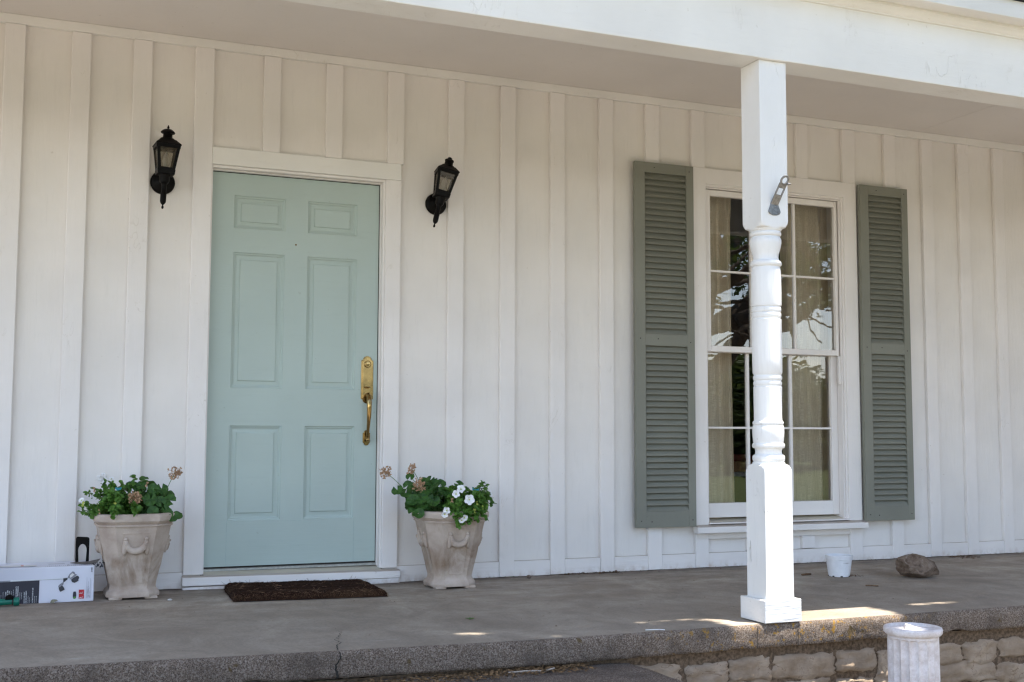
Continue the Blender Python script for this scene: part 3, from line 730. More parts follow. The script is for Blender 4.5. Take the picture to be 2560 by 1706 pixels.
def warp(o, amp):
    for v in o.data.vertices:
        c = v.co; n_ = noise.fractal(Vector((c.x*14, c.y*14, c.z*9)), 1, 2, 3)*amp
        d = Vector((c.x-pcx, c.y-pcy, 0)).normalized(); v.co = c+d*n_
pobj = fixn(po.build('porch_post', M_post, house, .0015, smooth=True, angle=28)); warp(pobj, .0013)
pobj['label'] = 'white turned porch post with square ends'
pl = MB(); pl.box(pcx-.092, pcx+.092, pcy-.0925, pcy+.0925, .0035, .098); pl.build('plinth', M_plinth, pobj, .003, seg=2)

# flag bracket on the post
br = thing('flagpole_bracket', 'grey metal flagpole bracket with two holes screwed to the porch post', 'bracket', (2.13, -1.87, 1.76))
yb_ = pcy-hw-.0005
bp = MB(); bp.prism([(2.098, 1.762), (2.104, 1.752), (2.122, 1.745), (2.142, 1.746), (2.158, 1.752), (2.162, 1.762), (2.148, 1.800), (2.112, 1.800)], yb_-.004, yb_); fixn(bp.build('base_plate', M_steel, br, .0012))
bar = bmesh.new()
# flat bar with two openings, leaning outwards
W2 = .019; L = .165
import itertools
us = [0, .052, .086, .112, .148, L]; 
ba = MB(); o_ = Vector((2.13, yb_-.002, 1.795)); dirv = Vector((.10, -.55, .83)).normalized(); side = Vector((1, .0, -.12)).normalized(); nr_ = dirv.cross(side).normalized(); th2 = .0035
def bpnt(u, v, w): p = o_+dirv*u+side*v+nr_*w; return tuple(p)
def slab2(u0, u1, v0, v1):
    ba.add([bpnt(u, v, w) for w in (-th2, th2) for (u, v) in ((u0, v0), (u1, v0), (u1, v1), (u0, v1))], [(0, 1, 2, 3), (4, 7, 6, 5), (0, 4, 5, 1), (1, 5, 6, 2), (2, 6, 7, 3), (3, 7, 4, 0)])
slab2(-.03, .045, -W2, W2); slab2(.0452, .0760, -W2, -W2+.006); slab2(.0452, .0760, W2-.006, W2); slab2(.0762, .098, -W2, W2)
ring = []
for k in range(20):
    a = 2*math.pi*k/20
    for rr_ in (.0125, W2+.001):
        for w in (-th2, th2): ring.append(bpnt(.113+math.cos(a)*rr_*1.15, math.sin(a)*rr_, w))
fr_ = []
for k in range(20):
    b0 = k*4; b1 = ((k+1) % 20)*4
    fr_ += [(b0, b1, b1+2, b0+2), (b0+1, b0+3, b1+3, b1+1), (b0, b0+1, b1+1, b1), (b0+2, b1+2, b1+3, b0+3)]
ba.add(ring, fr_); fixn(ba.build('bracket_arm', M_steel, br, .0008))
for (x, z) in ((2.108, 1.757), (2.152, 1.757), (2.13, 1.785)):
    sc_ = MB(); sc_.T = Matrix.Translation((x, yb_-.0045, z)) @ Matrix.Rotation(R(90), 4, 'X'); sc_.lathe([(.0045, 0), (.0045, .001), (.003, .0022)], (0, 0, 0), 12); sc_.build('screw', M_screw, br)
ws = MB(); p = Vector(bpnt(.100, W2+.004, -.003)); ws.tube([p+Vector((-.006, 0, 0)), p+Vector((.008, -.004, .002))], .0045, 8); ws.build('thumb_screw', M_screw, br)

# ================================================================ WALL LANTERNS
def lantern(cx, cz, tilt, spin, lab, capped, loc):
    t = thing('wall_lantern', lab, 'wall light', (cx, .019, cz), 'black wall lanterns beside the front door')
    bp_ = MB(); bp_.T = Matrix.Translation((loc, .019, cz)) @ Matrix.Rotation(R(90), 4, 'X')
    bp_.lathe([(.061, 0), (.061, .006), (.056, .012), (.045, .017), (.022, .021), (.016, .026), (.015, .03)], (0, 0, 0), 40)
    fixn(bp_.build('back_plate', M_black, t, smooth=True, angle=50))
    # body frame: local z axis up, origin at arm joint
    B = Matrix.Translation((cx, -.105, cz-.012)) @ Matrix.Rotation(R(tilt), 4, 'Y') @ Matrix.Rotation(R(spin), 4, 'Z')
    ar = MB(); jp = B @ Vector((0, 0, .0))
    ar.tube([(loc, .0, cz), (loc, -.03, cz+.002), ((loc+cx)/2, -.07, cz), tuple(jp)], .0115, 10); ar.build('arm', M_black, t, smooth=True, angle=80)
    lo = MB(); lo.T = B
    lo.lathe([(.002, -.146), (.0055, -.142), (.0062, -.137), (.0045, -.131), (.003, -.128), (.004, -.125), (.009, -.120), (.0135, -.113), (.015, -.105), (.015, -.068), (.0125, -.062), (.013, -.025), (.016, -.016), (.022, -.012), (.024, .0), (.026, .018), (.030, .030)], (0, 0, 0), 20)
    fixn(lo.build('stem', M_black, t, smooth=True, angle=45))
    # tapered cage: bottom z .035 half .036, top z .165 half .056
    zb_, zt_, hb, ht = .040, .172, .037, .058
    fr = MB(); fr.T = B
    fr.add([(-hb-.004, -hb-.004, zb_-.014), (hb+.004, -hb-.004, zb_-.014), (hb+.004, hb+.004, zb_-.014), (-hb-.004, hb+.004, zb_-.014), (-hb-.006, -hb-.006, zb_+.010), (hb+.006, -hb-.006, zb_+.010), (hb+.006, hb+.006, zb_+.010), (-hb-.006, hb+.006, zb_+.010)],
           [(0, 3, 2, 1), (4, 5, 6, 7), (0, 1, 5, 4), (1, 2, 6, 5), (2, 3, 7, 6), (3, 0, 4, 7)])
    for sx, sy in ((1, 1), (1, -1), (-1, 1), (-1, -1)):
        w = .0085
        for (dx, dy) in ((1, 0), (0, 1)):
            a = []
            for (h, z) in ((hb+.003, zb_), (ht, zt_)):
                x, y = sx*h, sy*h
                x2, y2 = x-sx*(.015 if dx else .004), y-sy*(.015 if dy else .004)
                a += [(x, y, z), (x2, y, z), (x2, y2, z), (x, y2, z)]
            fr.add(a, [(0, 1, 2, 3), (4, 7, 6, 5), (0, 4, 5, 1), (1, 5, 6, 2), (2, 6, 7, 3), (3, 7, 4, 0)])
    # bottom and top rails
    for (h, z0, z1) in ((hb+.002, zb_+.0102, zb_+.02), (ht-.001, zt_-.016, zt_+.001)):
        for k in range(4):
            fr.T = B @ Matrix.Rotation(math.pi/2*k, 4, 'Z')
            fr.add([(-h+.005, -h-.001, z0), (h-.005, -h-.001, z0), (h-.005, -h+.004, z0), (-h+.005, -h+.004, z0), (-h+.004, -h-.0022, z1), (h-.004, -h-.0022, z1), (h-.004, -h+.003, z1), (-h+.004, -h+.003, z1)],
                   [(0, 3, 2, 1), (4, 5, 6, 7), (0, 1, 5, 4), (1, 2, 6, 5), (2, 3, 7, 6), (3, 0, 4, 7)])
    fr.T = B; fixn(fr.build('lantern_frame', M_black, t, .001))
    # roof: pyramid, collar
    rfm = MB(); rfm.T = B; H = ht+.003
    rfm.add([(-H, -H, zt_), (H, -H, zt_), (H, H, zt_), (-H, H, zt_), (-H, -H, zt_+.005), (H, -H, zt_+.005), (H, H, zt_+.005), (-H, H, zt_+.005), (-.036, -.036, zt_+.030), (.036, -.036, zt_+.030), (.036, .036, zt_+.030), (-.036, .036, zt_+.030)],
            [(0, 3, 2, 1), (0, 1, 5, 4), (1, 2, 6, 5), (2, 3, 7, 6), (3, 0, 4, 7), (4, 5, 9, 8), (5, 6, 10, 9), (6, 7, 11, 10), (7, 4, 8, 11), (8, 9, 10, 11)])
    rfm.lathe([(.038, zt_+.028), (.038, zt_+.034), (.034, zt_+.039), (.026, zt_+.041), (.0235, zt_+.046), (.0225, zt_+.066)], (0, 0, 0), 24)
    fixn(rfm.build('lantern_roof', M_black, t, smooth=True, angle=30))
    if capped:
        cp = MB(); cp.T = B; cp.lathe([(.024, zt_+.064), (.034, zt_+.067), (.0355, zt_+.071), (.030, zt_+.078), (.020, zt_+.085), (.008, zt_+.0885), (.004, zt_+.092), (.0065, zt_+.097), (.0035, zt_+.102), (.0035, zt_+.105), (.001, zt_+.109)], (0, 0, 0), 24)
        fixn(cp.build('cap', M_black, t, smooth=True, angle=45))
    else:
        cp = MB(); cp.T = B; cp.lathe([(.0245, zt_+.064), (.026, zt_+.068), (.022, zt_+.074), (.0135, zt_+.076), (.0125, zt_+.083), (.008, zt_+.087), (.002, zt_+.088)], (0, 0, 0), 20); fixn(cp.build('chimney', M_black, t, smooth=True, angle=45))
    for k in range(4):
        gl = MB(); gl.T = B @ Matrix.Rotation(math.pi/2*k, 4, 'Z')
        hb2, ht2 = hb, ht-.004
        gl.quad((-hb2, -hb2, zb_), (hb2, -hb2, zb_), (ht2, -ht2, zt_), (-ht2, -ht2, zt_)); gl.build('glass_pane', M_lglass, t)
    bl = MB(); bl.T = B; bl.lathe([(.009, zb_), (.010, zb_+.03), (.012, zb_+.035), (.017, zb_+.055), (.013, zb_+.08), (.004, zb_+.10), (.001, zb_+.105)], (0, 0, 0), 14); bl.build('bulb', M_inklb, t, smooth=True, angle=60)
    for dx in (-.045, .045):
        sw = MB(); sw.T = Matrix.Translation((loc+dx, .0075, cz)) @ Matrix.Rotation(R(90), 4, 'X'); sw.lathe([(.004, 0), (.004, .002), (.002, .003)], (0, 0, 0), 10); sw.build('screw', M_screw, t)
lantern(-.2505, 2.062, 2.5, 4, 'upright black wall lantern with domed cap left of the blue door', True, -.247)
lantern(1.200, 2.068, 13, -8, 'tilted black wall lantern with missing cap right of the blue door', False, 1.218)

# ================================================================ PLANTERS
def octo(h, c):  return [(-h+c, -h), (h-c, -h), (h, -h+c), (h, h-c), (h-c, h), (-h+c, h), (-h, h-c), (-h, -h+c)]
def planter(cx, cy, rot, lab, sd):
    z0 = fz(cx)+.002; t = thing('planter', lab, 'planter', (cx, cy, z0), 'cast stone planters beside the front door')
    T = Matrix.Translation((cx, cy, z0)) @ Matrix.Rotation(R(rot), 4, 'Z')
    rings = [(.108, .05, .008), (.119, .052, .010), (.121, .053, .022), (.117, .052, .034), (.106, .047, .044), (.103, .046, .055), (.1035, .046, .064),
             (.161, .071, .330), (.163, .072, .336), (.170, .075, .338), (.171, .076, .344), (.166, .074, .347), (.172, .077, .352), (.180, .080, .362), (.181, .080, .382), (.176, .078, .393), (.168, .075, .396), (.158, .070, .394), (.150, .066, .380), (.148, .065, .33)]
    m = MB(); m.T = T; vs = []; fs = []
    # subdivide outline for chips
    def outl(h, c):
        P = octo(h, c); out = []
        for i in range(8):
            a, b = P[i], P[(i+1) % 8]
            for k in range(6): q = k/6; out.append((a[0]*(1-q)+b[0]*q, a[1]*(1-q)+b[1]*q))
        return out
    full_ = []
    for i in range(len(rings)):
        full_.append(rings[i])
        if i == 6:
            for k in range(1, 9): q = k/9; a, b = rings[6], rings[7]; full_.append(tuple(a[j]*(1-q)+b[j]*q for j in range(3)))
    for (h, c, z) in full_:
        for (x, y) in outl(h, c):
            n_ = noise.fractal(Vector((x*16+sd, y*16, z*16)), 1, 2, 3)*.0028; d = Vector((x, y, 0)).normalized()*n_
            vs.append((x+d.x, y+d.y, z+n_*.4))
    per = 48
    for i in range(len(full_)-1):
        for k in range(per): k2 = (k+1) % per; fs.append((i*per+k, i*per+k2, (i+1)*per+k2, (i+1)*per+k))
    fs.append(tuple(range(per))[::-1]); m.add(vs, fs)
    body = fixn(m.build('planter_body', M_pot, t, smooth=True, angle=28))
    for sx in (-1, 1):
        for sy in (-1, 1): ft = MB(); ft.T = T; ft.box(min(sx*.05, sx*.108), max(sx*.05, sx*.108), min(sy*.05, sy*.108), max(sy*.05, sy*.108), -.001, .012); ft.build('foot', M_pot, t, .003)
    # raised frames and garland on the four wide faces
    re = MB(); slope = math.atan((.161-.1035)/(.330-.064))
    for k in range(4):
        # face frame: origin on face at z=.064 centre, local u (x), v up the slope, w outward
        F = T @ Matrix.Rotation(math.pi/2*k, 4, 'Z') @ Matrix.Translation((0, -.1035, .064)) @ Matrix.Rotation(slope, 4, 'X')
        re.T = F
        L_ = (.330-.064)/math.cos(slope)
        for (u0_, u1_, v0, v1) in ((-.058, .058, L_-.026, L_-.022),): re.box(u0_, u1_, -.0025, .003, v0, v1)
        for sx in (-1, 1):
            re.add([(sx*.058, -.0025, L_-.03), (sx*.062, -.0025, L_-.03), (sx*.042, -.0025, .012), (sx*.038, -.0025, .012), (sx*.058, .003, L_-.03), (sx*.062, .003, L_-.03), (sx*.042, .003, .012), (sx*.038, .003, .012)],
                   [(0, 1, 2, 3), (4, 7, 6, 5), (0, 4, 5, 1), (1, 5, 6, 2), (2, 6, 7, 3), (3, 7, 4, 0)])
        re.box(-.038, .038, -.0025, .003, .008, .013)
        # garland
        zc_ = L_-.056; hw_ = .046
        pts = [(hw_*math.sin(math.pi/2*q/8), -.006-.004*math.cos(math.pi/2*q/8), zc_-.050*math.cos(math.pi/2*q/8)) for q in range(-8, 9)]
        re.tube(pts, [.0095+.0070*math.cos(math.pi/2*(q-8)/8) for q in range(17)], 10)
        for q in range(22):
            uu = rng.uniform(-.9, .9); a = uu*math.pi/2
            px, pz = hw_*math.sin(a), zc_-.050*math.cos(a)
            re.lathe([(.0015, -.004), (.0045, -.002), (.005, .001), (.002, .004)], (px+rng.uniform(-.004, .004), -.019, pz+rng.uniform(-.008, .008)), 7)
        for sx in (-1, 1):
            re.lathe([(.001, -.010), (.008, -.007), (.011, 0), (.008, .007), (.001, .010)], (sx*hw_, -.004, zc_+.006), 10)
            re.tube([(sx*(hw_+.001), -.003, zc_), (sx*(hw_+.004), -.004, zc_-.02), (sx*(hw_+.003), -.005, zc_-.050), (sx*(hw_+.005), -.004, zc_-.070)], [.0075, .009, .0125, .006], 8)
    fixn(re.build('relief', M_pot, t, .0006, smooth=True, angle=50))
    sl_ = MB(); sl_.T = T; sl_.add([(x, y, .372+.006*math.sin(i*2.)) for i, (x, y) in enumerate(octo(.150, .066))]+[(0, 0, .385)], [(i, (i+1) % 8, 8) for i in range(8)]); sl_.build('potting_soil', M_soil, t)
    return T, z0
P1 = planter(-.361, -.215, 1, 'weathered cast stone planter between the cardboard box and the blue door', 3)
P2 = planter(1.222, -.245, -1, 'cast stone planter with brown stain band right of the doormat', 11)

# ---- plants
def sph(c, r): # random in sphere
    while True:
        v = Vector((rng.uniform(-1, 1), rng.uniform(-1, 1), rng.uniform(-1, 1)))
        if v.length < 1: return Vector(c)+v*r
def frame_from(n, spin=0):
    q = Vector(n).normalized().to_track_quat('Z', 'Y'); return q.to_matrix().to_4x4() @ Matrix.Rotation(spin, 4, 'Z')
def ger_leaf(m, pos, nrm, size):
    T = Matrix.Translation(pos) @ frame_from(nrm, rng.uniform(0, 6.28)); m.T = T
    n = 27; vs = [(0, 0, -.10*size)]; cup = rng.uniform(.05, .28); wavy = rng.uniform(.03, .1); ph = rng.uniform(0, 6)
    for ringi, rr_ in ((0, .55), (1, 1.)):
        for k in range(n):
            a = R(18)+(2*math.pi-R(36))*k/(n-1)
            r = size*rr_*(1+(.07*abs(math.sin(a*4.5+.4)) if ringi else 0)-(.0 if ringi else 0))
            z = size*(cup*rr_**2-.1+wavy*math.sin(a*5+ph)*rr_)
            vs.append((r*math.cos(a), r*math.sin(a), z))
    fs = [(0, 1+k, 2+k) for k in range(n-1)]+[(1+k, 1+n+k, 2+n+k, 2+k) for k in range(n-1)]
    m.add(vs, fs); m.T = None
def pet_leaf(m, pos, d, nrm, size, w=.45):
    d = Vector(d).normalized(); nrm = Vector(nrm); s_ = d.cross(nrm).normalized(); n2 = s_.cross(d).normalized(); p = Vector(pos)
    pr = [(0, 0, 0), (.3, .8*w, .03), (.6, w, .03), (.85, .55*w, -.02), (1, 0, -.1)]
    vs = [p+d*size*u+n2*size*z for u, _, z in pr]; L_ = [p+d*size*u+s_*size*v+n2*size*(z+.08) for u, v, z in pr[1:4]]; Rr = [p+d*size*u-s_*size*v+n2*size*(z+.08) for u, v, z in pr[1:4]]
    m.add(vs+L_+Rr, [(0, 1, 5), (1, 2, 6, 5), (2, 3, 7, 6), (3, 4, 7), (0, 8, 1), (1, 8, 9, 2), (2, 9, 10, 3), (3, 10, 4)])
def dry_head(parent, c, r, n, m=None, name='dried_flower_head'):
    hb = MB(); c = Vector(c)
    for k in range(n):
        d = Vector((rng.gauss(0, 1), rng.gauss(0, 1), rng.gauss(0, 1))).normalized(); p = c+d*r*rng.uniform(.45, 1.)
        for q in range(3):
            dd = (d+Vector((rng.gauss(0, .7), rng.gauss(0, .7), rng.gauss(0, .7)))).normalized(); pet_leaf(hb, p, dd, Vector((rng.gauss(0, 1), rng.gauss(0, 1), rng.gauss(0, 1))), rng.uniform(.007, .012), .42)
        if k % 2 == 0: hb.tube([c, p], .0007, 4, False)
    return hb.build(name, m or M_dryp, parent)
def flower(parent, c, nrm, r, name='blossom'):
    fb = MB(); T = Matrix.Translation(c) @ frame_from(nrm, rng.uniform(0, 6)); fb.T = T
    n = 40; vs = [(0, 0, -r*.55)]
    for rr_, z in ((.22, -.25), (.6, -.02), (1., .06)):
        for k in range(n):
            a = 2*math.pi*k/n; lob = 1-.20*abs(math.cos(a*2.5))**4 if rr_ > .5 else 1
            vs.append((r*rr_*lob*math.cos(a), r*rr_*lob*math.sin(a), r*(z+(.09*math.sin(a*5+1.3)+.05*math.sin(a*11))*(rr_ > .5)*rr_)))
    fs = [(0, 1+k, 1+(k+1) % n) for k in range(n)]
    for i in range(2):
        for k in range(n): k2 = (k+1) % n; fs.append((1+i*n+k, 1+(i+1)*n+k, 1+(i+1)*n+k2, 1+i*n+k2))
    fb.add(vs, fs); fb.build(name, M_petal, parent, smooth=True, angle=180)
    ce_ = MB(); ce_.T = T; ce_.lathe([(.002, -r*.35), (.0035, -r*.12), (.001, -r*.05)], (0, 0, 0), 8); ce_.build('flower_centre', M_yel, parent)
toCam = lambda p: (CAM-Vector(p)).normalized()

def geranium(name_lab, base, leaves, extra, heads, whites, spr):
    t = thing('geranium', name_lab, 'plant', base, 'geraniums in the planters'); b = Vector(base)
    lm = MB(); stm = MB()
    for (p, s_) in leaves:
        p = Vector(p); n = (toCam(p)*rng.uniform(.5, 1.1)+Vector((rng.gauss(0, .35), 0, rng.uniform(.1, .9)))+(p-b).normalized()*.35).normalized()
        ger_leaf(lm, p, n, s_)
        mid = (p+b)/2+Vector((0, 0, .02)); stm.tube([b+Vector((rng.uniform(-.02, .02), rng.uniform(-.02, .02), -.01)), mid, p], .0016, 5, False)
    for k in range(extra):
        c, r = spr[k % len(spr)]; p = sph(c, r); n = (toCam(p)*rng.uniform(.0, .9)+Vector((rng.gauss(0, .5), rng.gauss(0, .3), rng.uniform(.2, 1))))
        ger_leaf(lm, p, n, rng.uniform(.020, .034)); stm.tube([b+Vector((rng.uniform(-.03, .03), rng.uniform(-.03, .03), -.01)), (b+p)/2+Vector((0, 0, .02)), p], .0015, 5, False)
    lm.build('leaves', M_ger, t)
    for (c, r, n, att) in heads:
        stm.tube([att, (Vector(att)+Vector(c))/2+Vector((0, 0, .004)), c], .0017, 6, False); dry_head(t, c, r, n)
    for (c, r, n, att) in whites:
        stm.tube([att, c], .0017, 6, False); dry_head(t, c, r, n, M_petal, 'white_flower_head')
    stm.build('stems', M_stem, t); return t
def petunia(lab, base, shoots, blossoms, dead):
    t = thing('petunia', lab, 'plant', base, 'petunias in the planters'); lm = MB(); stm = MB(); b = Vector(base)
    for (tip, dens) in shoots:
        tip = Vector(tip); st_ = b+Vector((rng.uniform(-.04, .04), rng.uniform(-.04, .04), 0))
        if tip.y < b.y-.11: st_ = Vector((tip.x+rng.uniform(-.02, .02), b.y-.10, b.z+.035)); tip.y = min(tip.y, b.y-.205) if tip.z < b.z+.02 else tip.y
        mid = (st_+tip)/2+Vector((rng.uniform(-.015, .015), rng.uniform(-.01, .01), .03))
        P = [st_*(1-q)**2+mid*2*q*(1-q)+tip*q*q for q in [i/7 for i in range(8)]]
        stm.tube(P, [.002]*5+[.0015, .0012, .0009], 5, False)
        for k in range(int(dens*1.4)):
            q = rng.uniform(.25, 1.); i = min(6, int(q*7)); p = P[i].lerp(P[i+1], q*7-i); ax = (P[i+1]-P[i]).normalized()
            d = (ax*.5+Vector((rng.gauss(0, 1), rng.gauss(0, 1), rng.gauss(0, .8)))).normalized()
            pet_leaf(lm, p, d, Vector((rng.gauss(0, .4), -.6+rng.gauss(0, .4), 1)), rng.uniform(.018, .036)*(1.15-.35*q), .40)
    lm.build('leaves', M_pet, t); stm.build('stems', M_stem, t)
    for (c, n, r) in blossoms: flower(t, c, n, r)
    for c in dead:
        d = MB()
        for k in range(6): pet_leaf(d, c, (rng.gauss(0, .5), rng.gauss(0, .5), -1 if k % 2 else 1), (rng.gauss(0, 1), -1, 0), .014, .3)
        d.build('faded_blossom', M_yel if rng.random() < .5 else M_dryp, t)
    return t
# left pot (plant points lie in the pot's own plane and depth)
y1 = -.27
geranium('dark leaved geranium with dried tan flower heads in the planter left of the door', (-.31, -.22, fz(-.3)+.39),
    [((x, y1+dy, z), s_) for x, z, s_, dy in ((-.279, .530, .026, 0), (-.238, .527, .029, .02), (-.297, .481, .032, -.05), (-.206, .475, .030, -.03), (-.285, .428, .026, -.07), (-.224, .428, .026, -.06), (-.193, .402, .028, -.07), (-.251, .472, .025, -.05), (-.168, .404, .024, -.03), (-.35, .54, .024, .03), (-.33, .545, .025, .02), (-.319, .575, .022, .04), (-.256, .40, .024, -.05), (-.38, .545, .022, .03))],
    100, [((-.181, y1, .605), .032, 60, (-.225, y1+.02, .50)), ((-.366, y1-.06, .487), .034, 70, (-.35, -.24, .42))], [((-.507, y1, .584), .024, 34, (-.44, y1+.03, .535))],
    [((-.26, -.2, .45), .09), ((-.34, -.2, .48), .09), ((-.30, -.2, .43), .08)])
sh = []
for k in range(36):
    sh.append(((rng.uniform(-.53, -.34), rng.uniform(-.38, -.12), rng.uniform(.40, .52)), 26))
for tp in ((-.582, y1, .516), (-.60, y1, .427), (-.575, y1-.03, .41), (-.545, y1, .53), (-.50, y1, .555), (-.47, y1, .56), (-.367, y1+.03, .582), (-.42, y1, .565), (-.60, y1, .455), (-.555, y1-.04, .415)): sh.append((tp, 24))
petunia('bushy small leaved petunia with few white blossoms in the planter left of the door', (-.42, -.22, fz(-.4)+.385), sh,
        [((-.598, y1, .482), (-.5, -.6, .6), .015), ((-.468, y1+.02, .578), (-.2, -.6, .9), .014)], [(-.545, y1-.03, .53), (-.455, y1-.08, .475), (-.52, y1-.08, .43), (-.595, y1-.02, .465), (-.31, y1, .55)])
# right pot
y2 = -.30
geranium('large leaved geranium with three dried tan flower heads in the planter right of the doormat', (1.14, -.25, .385),
    [((x, y2+dy, z), s_) for x, z, s_, dy in ((.916, .507, .030, 0), (.984, .575, .022, 0), (.957, .491, .026, 0), (.990, .455, .032, -.03), (1.030, .462, .036, -.05), (1.067, .548, .030, .02), (1.101, .45, .033, -.03), (.983, .397, .028, -.05), (1.020, .388, .026, -.05), (1.167, .535, .026, .04), (1.269, .530, .024, .05), (1.075, .505, .032, -.0), (1.151, .498, .03, .02), (1.125, .54, .022, .03), (1.04, .43, .03, -.03), (.975, .53, .024, .01), (1.10, .50, .032, .03))],
    95, [((.853, y2, .596), .031, 60, (.95, y2+.02, .52)), ((.992, y2, .612), .026, 42, (1.04, y2+.02, .55)), ((1.023, y2-.03, .530), .034, 64, (1.05, -.28, .46))], [],
    [((1.08, -.24, .47), .09), ((1.15, -.22, .47), .09), ((1.05, -.25, .44), .07)])
sh = []
for k in range(56):
    sh.append(((rng.uniform(1.17, 1.40), rng.uniform(-.42, -.14), rng.uniform(.39, .51)), 28))
for tp in ((1.389, y2, .532), (1.40, y2, .52), (1.444, y2, .425), (1.43, y2, .45), (1.203, y2-.15, .33), (1.23, y2-.15, .34), (1.26, y2-.15, .345), (1.30, y2-.14, .35), (1.34, y2-.12, .36), (1.36, y2, .50), (1.2, y2-.12, .38), (1.16, y2-.14, .40), (1.19, y2-.14, .42), (1.24, y2-.14, .40), (1.28, y2-.15, .42), (1.32, y2-.14, .40), (1.35, y2-.12, .42), (1.30, y2-.14, .37), (1.25, y2-.15, .365), (1.21, y2-.14, .44), (1.27, y2-.13, .46), (1.33, y2-.12, .46)): sh.append((tp, 26))
petunia('bright green petunia with white trumpet blossoms in the planter right of the doormat', (1.28, -.25, .38), sh,
        [((1.226, y2-.10, .512), (-.3, -1, .5), .023), ((1.196, y2-.11, .487), (-.5, -1, .2), .021), ((1.258, y2-.14, .458), (-.2, -1, .1), .028), ((1.135, y2-.14, .405), (-.6, -.9, -.1), .020), ((1.125, y2-.14, .385), (-.4, -.9, -.4), .018), ((1.222, y2-.17, .368), (.2, -.9, -.3), .019), ((1.205, y2-.17, .355), (-.3, -.9, -.5), .015), ((1.432, y2, .484), (.7, -.5, .3), .020), ((1.435, y2+.02, .455), (.8, -.3, 0), .017), ((1.41, y2+.03, .535), (.5, -.2, .8), .014)],
        [(1.17, y2-.12, .455), (1.305, y2-.12, .44), (1.34, y2-.12, .415), (1.285, y2-.14, .40)])
def plant_tag(x, y, z, lab, s_=1):
    m = MB(); m.prism([(x-.022*s_, z+.016*s_), (x-.008*s_, z+.004*s_), (x+.018*s_, z+.008*s_), (x+.012*s_, z-.006*s_), (x+.002*s_, z-.012*s_), (x+.006*s_, z-.03*s_), (x-.002*s_, z-.03*s_), (x-.008*s_, z-.012*s_), (x-.018*s_, z-.002*s_)], y, y+.002)
    m.box(x-.0015, x+.0015, y+.0005, y+.0018, z-.12, z-.02*s_)
    tag(fixn(m.build('plant_tag', M_teal)), lab, 'plant tag', 'teal plant tags')
plant_tag(1.325, -.36, .502, 'teal plastic plant tag among the petunias in the right planter'); plant_tag(-.435, -.27, .532, 'teal plastic plant tag half hidden in the left planter', .8)

# ================================================================ CARTON, BOOKEND, NOZZLE
bx0, bx1, by0, by1 = -1.60, -.535, -.33, -.12; bz0 = fz(-.75)+.001; bz1 = bz0+.158
box = thing('cardboard_box', 'long white printed cardboard box lying left of the left planter', 'box', (-1.05, -.22, bz0))
cb = MB(); cb.add([(bx0, by0, bz0), (bx1, by0, bz0-.002), (bx1, by1, bz0), (bx0, by1, bz0), (bx0, by0, bz1+.004), (bx1, by0, bz1), (bx1-.006, by1, bz1+.003), (bx0, by1, bz1+.004)],
    [(0, 3, 2, 1), (4, 5, 6, 7), (0, 1, 5, 4), (1, 2, 6, 5), (2, 3, 7, 6), (3, 0, 4, 7)]); cb.build('carton', M_card, box, .003, seg=2)
fy_ = by0-.0012
def flat(name, poly, m, y=fy_, th=.0008): return fixn(MB().prism(poly, y, y+th).build(name, m, box))
def rect(x0, x1, z0, z1): return [(x0, z0), (x1, z0), (x1, z1), (x0, z1)]
X = lambda px: -.9285+(px/2105.)*.3935           # printed artwork, in box coordinates
Zp = lambda py, px=1000: bz0+.158-(py-(400-60*px/2105.))/775.*.158
flat('black_panel', [(-1.3, Zp(1225, 0)), (X(862), Zp(1190, 862)), (X(866), Zp(655, 866)), (X(0), Zp(685, 0)), (-1.3, Zp(720, 0))], M_inkb)
flat('shaft_picture', [(-1.3, Zp(690, 0)), (X(1400), Zp(635, 1400)), (X(1400), Zp(618, 1400)), (-1.3, Zp(660, 0))], M_inkgr, fy_-.0009)
flat('shaft_picture', [(X(220), Zp(672, 220)), (X(1560), Zp(622, 1560)), (X(1560), Zp(612, 1560)), (X(220), Zp(640, 220))], M_inkw, fy_-.0018)
flat('trimmer_picture', [(X(a), Zp(b, a)) for a, b in ((1500, 590), (1540, 520), (1610, 462), (1650, 480), (1670, 520), (1710, 535), (1660, 590), (1600, 625), (1560, 640), (1510, 610))], M_inkgr, fy_-.0009)
flat('trimmer_picture', [(X(a), Zp(b, a)) for a, b in ((1545, 560), (1600, 505), (1650, 530), (1600, 580), (1560, 605))], M_inklb, fy_-.0018)
flat('trimmer_picture', [(X(a), Zp(b, a)) for a, b in ((1575, 645), (1660, 590), (1710, 560), (1745, 570), (1765, 610), (1745, 640), (1750, 670), (1700, 700), (1660, 718), (1600, 700))], M_inkdk, fy_-.0009)
flat('trimmer_picture', [(X(a), Zp(b, a)) for a, b in ((1400, 612), (1500, 605), (1495, 640), (1420, 700), (1400, 705))], M_inkdk, fy_-.0018)
flat('trimmer_picture', [(X(a), Zp(b, a)) for a, b in ((1290, 780), (1330, 740), (1395, 700), (1415, 712), (1400, 760), (1340, 820), (1300, 820))], M_inkgr, fy_-.0009)
flat('trimmer_picture', [(X(a), Zp(b, a)) for a, b in ((1305, 820), (1380, 770), (1415, 810), (1440, 860), (1400, 880), (1345, 912), (1320, 880))], M_inkdk, fy_-.0018)
flat('round_badge', [(X(a), Zp(b, a)) for a, b in ((1635, 930), (1645, 910), (1690, 908), (1702, 930), (1708, 990), (1702, 1050), (1685, 1068), (1645, 1068), (1633, 1045), (1628, 990))], M_inkb, fy_-.0009)
flat('round_badge', [(X(a), Zp(b, a)) for a, b in ((1640, 1062), (1640, 1035), (1690, 1015), (1696, 1050), (1680, 1064))], M_inkg, fy_-.0018)
